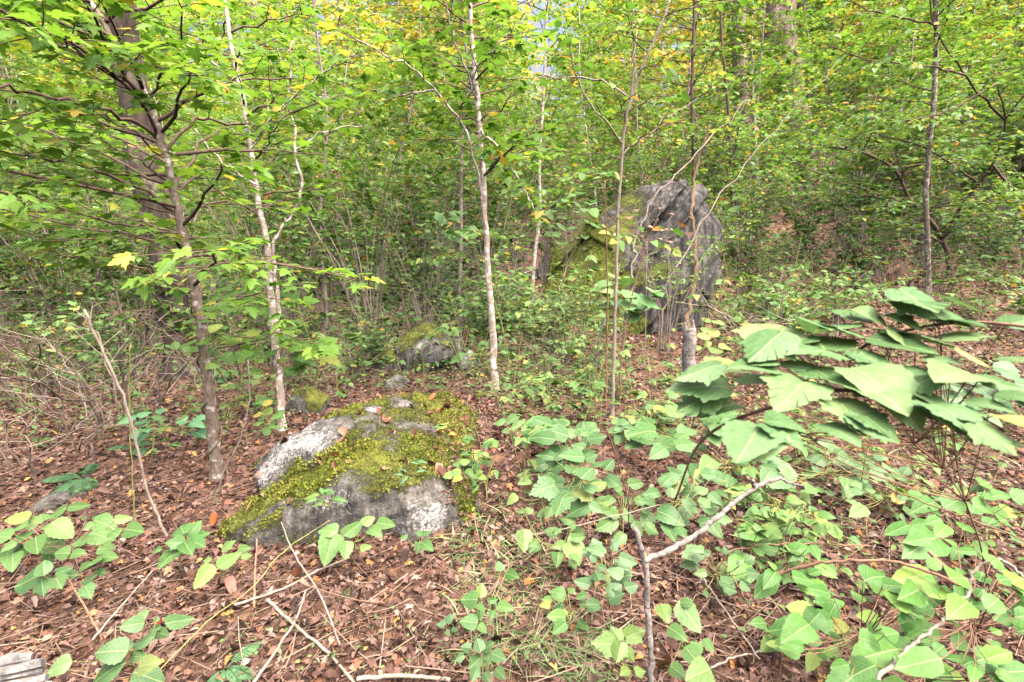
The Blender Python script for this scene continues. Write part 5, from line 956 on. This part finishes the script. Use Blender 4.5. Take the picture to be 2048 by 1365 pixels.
# ------------------------------------------------------------------ litter, grass, ground cover
def scatter_px(n, x0, x1, y0, y1, rng, p=1.0): 
    x = rng.uniform(x0, x1, n); y = y0 + (y1 - y0) * rng.random(n) ** p; return GpN(x, y)
def gnorm(P):
    e = 0.05; dx = (ground(P[:, 0] + e, P[:, 1]) - ground(P[:, 0] - e, P[:, 1])) / (2 * e); dy = (ground(P[:, 0], P[:, 1] + e) - ground(P[:, 0], P[:, 1] - e)) / (2 * e); return nrm(np.stack([-dx, -dy, np.ones(len(P))], -1))
r = np.random.default_rng(55); g = Geo()
def area_pts(n, y0, y1, amax):
    y = np.sqrt(r.uniform(y0 * y0, y1 * y1, n)); x = r.uniform(-1, 1, n) * amax * (y + 0.4); return np.stack([x, y, ground(x, y)], -1)
bands = [(1.0, 2.6, 14000, (0.012, 0.050)), (2.4, 4.5, 24000, (0.014, 0.052)), (4.3, 7.5, 22000, (0.025, 0.065)), (7.5, 14, 16000, (0.05, 0.11)), (14, 26, 12000, (0.08, 0.16))]
for bi, (y0, y1, n, sz) in enumerate(bands):
    P = area_pts(n, y0, y1, 1.12); gn = gnorm(P); a = r.uniform(0, 6.28, n); d = np.stack([np.cos(a), np.sin(a), r.normal(0, .18, n)], -1); nn = nrm(gn + r.normal(0, 0.42, (n, 3))); S = r.uniform(*sz, n)
    P[:, 2] += r.uniform(0.002, 0.022, n); idx = r.integers(0, 5 if bi < 3 else 2, n)
    for k in range(5):
        s = idx == k; T = T_DRY[k] if bi < 2 else (T_FAR if bi > 2 else T_DRY[(1, 1, 2, 3, 1)[k]]); leaves(g, T, P[s], d[s], nn[s], S[s], np.clip(r.random(int(s.sum())) * 0.98 - 0.22 * np.clip(np.sin(3.1 * P[s][:, 0] + 2 * np.sin(1.7 * P[s][:, 1])) * np.sin(2.7 * P[s][:, 1] + 1.3 * np.sin(2.3 * P[s][:, 0])) + 0.2, 0, 1), 0, 0.999))
tag(link('leaf_litter', g.mesh('leaf_litter', M['litter'], False)), 'brown fallen leaves covering the forest floor', 'leaf litter', None, 'stuff')
g = Geo(); n = 18000; P = area_pts(n, 1.0, 5.5, 1.1); a = r.uniform(0, 6.28, n); P[:, 2] += r.uniform(.004, .03, n); u = np.linspace(-.5, .5, 2)[None, :, None]; d = np.stack([np.cos(a), np.sin(a), r.normal(0, .15, n)], -1); tubes(g, P[:, None] + u * (d * r.uniform(.03, .13, n)[:, None])[:, None], r.uniform(.0006, .0016, n)[:, None] * np.ones((1, 2)), 3, r.random(n))
tag(link('needle_litter', g.mesh('needle_litter', M['needle'])), 'fine brown needles and stalks strewn through the leaf litter', 'needle litter', None, 'stuff')
# individual fallen leaves
dryms = []
for i, T in enumerate((T_OVATE, T_OVATE, T_MAPLE, T_OVATE, T_LANCE)):
    t = tmp_curl(T, 1.9, 60 + i); g = Geo(); g.add(t[0], t[1], t[2], 0.0, t[3]); dryms.append(g.mesh('fallen_leaf', M['litter'], True))
def fallen(P, lab, grp, size, color=(1, 1, 1, 1), ms=None, seed=0, tilt=.4):
    rr = np.random.default_rng(seed); n = len(P); a = rr.uniform(0, 6.28, n); d = np.stack([np.cos(a), np.sin(a), rr.normal(0, .12, n)], -1); P = P.copy(); P[:, 2] += rr.uniform(.018, .04, n)
    os_ = leaf_objects('fallen_leaf', ms or dryms, P, d, nrm(gnorm(P) + rr.normal(0, tilt, (n, 3))), rr.uniform(*size, n), None, np.zeros(3), rr, np.tile(np.array(color), (n, 1)))
    for o in os_: tag(o, lab, 'fallen leaf', grp)
fallen(scatter_px(120, 300, 1060, 1080, 1365, r), 'curled brown dry leaf lying in the litter at the bottom of the photo', 'dry leaves at the bottom', (.028, .066), seed=1)
fallen(scatter_px(50, 40, 420, 900, 1365, r), 'brown dry leaf lying in the litter at the lower left', 'dry leaves at the lower left', (.035, .07), seed=2)
fallen(scatter_px(60, 930, 1150, 800, 1000, r), 'pinkish brown dry leaf in the clearing right of the mossy boulder', 'dry leaves in the clearing', (.035, .08), (1.3, 1.2, 1.2, 1), seed=3)
fallen(scatter_px(40, 1400, 2030, 900, 1350, r), 'brown dry leaf under the vines at the lower right', 'dry leaves at the lower right', (.04, .09), seed=4)
for k, (px, py, s, col, lab) in enumerate([(950, 1080, .06, (2.2, 1.5, .5, 1), 'golden orange fallen leaf on the grassy patch'), (1060, 962, .07, (2.0, 1.1, .5, 1), 'bright orange fallen leaf in the clearing'), (855, 1165, .12, (2.6, 2.6, 2.5, 1), 'large pale grey maple leaf fallen at the bottom centre'), (905, 1155, .12, (2.2, 1.9, 1.7, 1), 'large tan fallen leaf beside the pale grey maple leaf'),
                                           (1755, 928, .09, (2.2, 1.1, .5, 1), 'curled orange leaf under the blurred right branch'), (780, 1075, .09, (1.8, 1.2, .9, 1), 'rust-coloured fallen leaf at the front foot of the mossy boulder'), (430, 1045, .06, (2.4, 1.3, .3, 1), 'orange-yellow leaf at the left foot of the mossy boulder'), (325, 1255, .05, (2.4, 1.0, .3, 1), 'vivid orange scrap between the round-oval leaves at the bottom left'),
                                           (1340, 1350, .08, (2.6, 2.1, .4, 1), 'yellow leaf on the ground beside the dead branch foot'), (455, 1180, .075, (1.6, 1.5, 1.5, 1), 'greyish oval dead leaf below the yellowish-green plant'), (600, 1150, .06, (2.2, 1.2, .4, 1), 'small orange leaf below the mossy boulder on the left')]):
    fallen(np.array([Gp(px, py)]), lab, None, (s, s + .001), col, [dryms[2 if 'maple' in lab else 1]], 70 + k, .15)
# leaves lying on the mossy boulder
P0, N0 = [], []
bobj = [o for o in rootA.children if o.name.startswith('rock')][0]; bv = bobj.data; co = np.zeros(len(bv.vertices) * 3, np.float32); bv.vertices.foreach_get('co', co); co = co.reshape(-1, 3) + np.array(rootA.location); nn_ = np.zeros(len(bv.vertices) * 3, np.float32); bv.vertex_normals.foreach_get('vector', nn_); nn_ = nn_.reshape(-1, 3)
k = r.choice(np.where((nn_[:, 2] > .7) & (co[:, 2] > .1))[0], 60, replace=False); a = r.uniform(0, 6.28, 60)
for o in leaf_objects('fallen_leaf', dryms, co[k] + [0, 0, .022], np.stack([np.cos(a), np.sin(a), r.normal(0, .1, 60)], -1), nrm(nn_[k] + r.normal(0, .35, (60, 3))), r.uniform(.035, .075, 60), None, np.zeros(3), r, np.tile(np.array([1.8, 1.5, 1.35, 1]), (60, 1))): tag(o, 'dry pinkish tan leaf lying on top of the mossy boulder', 'fallen leaf', 'dry leaves on the mossy boulder')
kk = np.where((nn_[:, 2] > .55) & (co[:, 0] > -0.62 + 0.25 * (co[:, 1] < 2.8)))[0]; kk = r.choice(kk, 900); g = Geo(); a = r.uniform(0, 6.28, 900)
leaves(g, T_DRY[1], co[kk] + r.normal(0, .01, (900, 3)) + [0, 0, .012], np.stack([np.cos(a), np.sin(a), r.normal(0, .15, 900)], -1), nrm(nn_[kk] + r.normal(0, .4, (900, 3))), r.uniform(.012, .04, 900) * np.clip((co[kk][:, 0] + 0.75) * 2.2, 0.25, 1), r.random(900))
o = link('leaf_debris', g.mesh('leaf_debris', M['litter'], False, np.array(rootA.location)), rootA); o['kind'] = 'stuff'
# grass and tiny ground cover
g = Geo()
for (x0, x1, y0, y1, n) in [(900, 1120, 1010, 1330, 900), (1600, 2048, 880, 1080, 500), (860, 1010, 990, 1100, 260), (1100, 1250, 1260, 1365, 260)]:
    P = scatter_px(n, x0, x1, y0, y1, r); a = r.uniform(0, 6.28, n); d = nrm(np.stack([np.cos(a) * .9, np.sin(a) * .9, r.uniform(.1, .9, n)], -1)); T = strip_leaf(.035, 4, lambda t: 1 - t * .9, 0, .2, .45); leaves(g, T, P, d, nrm(UP + r.normal(0, .3, (n, 3))), r.uniform(.05, .14, n), r.random(n))
tag(link('grass', g.mesh('grass', M['grass'])), 'thin sparse grass on the forest floor', 'grass', None, 'stuff')
g = Geo()
for (x0, x1, y0, y1, n, s) in [(940, 1260, 660, 810, 2300, .035), (560, 960, 690, 790, 900, .03), (400, 620, 780, 900, 260, .03), (1420, 2040, 520, 900, 2700, .04), (1440, 2040, 380, 560, 2600, .06), (560, 1100, 560, 680, 1800, .045), (0, 400, 700, 900, 500, .04), (450, 900, 1250, 1365, 120, .015), (1000, 1400, 780, 900, 500, .03), (1450, 2040, 900, 1300, 500, .025)]:
    P = scatter_px(n, x0, x1, y0, y1, r); a = r.uniform(0, 6.28, n); P[:, 2] += r.uniform(.01, .16, n) * (s / .03); leaves(g, T_MID, P, np.stack([np.cos(a), np.sin(a), r.normal(0, .15, n)], -1), nrm(UP + r.normal(0, .3, (n, 3))), s * r.uniform(.6, 1.5, n), r.random(n))
o = tag(link('ground_cover', g.mesh('ground_cover', M['seed'])), 'tiny green leaves of low ground cover over the litter', 'ground cover', None, 'stuff')
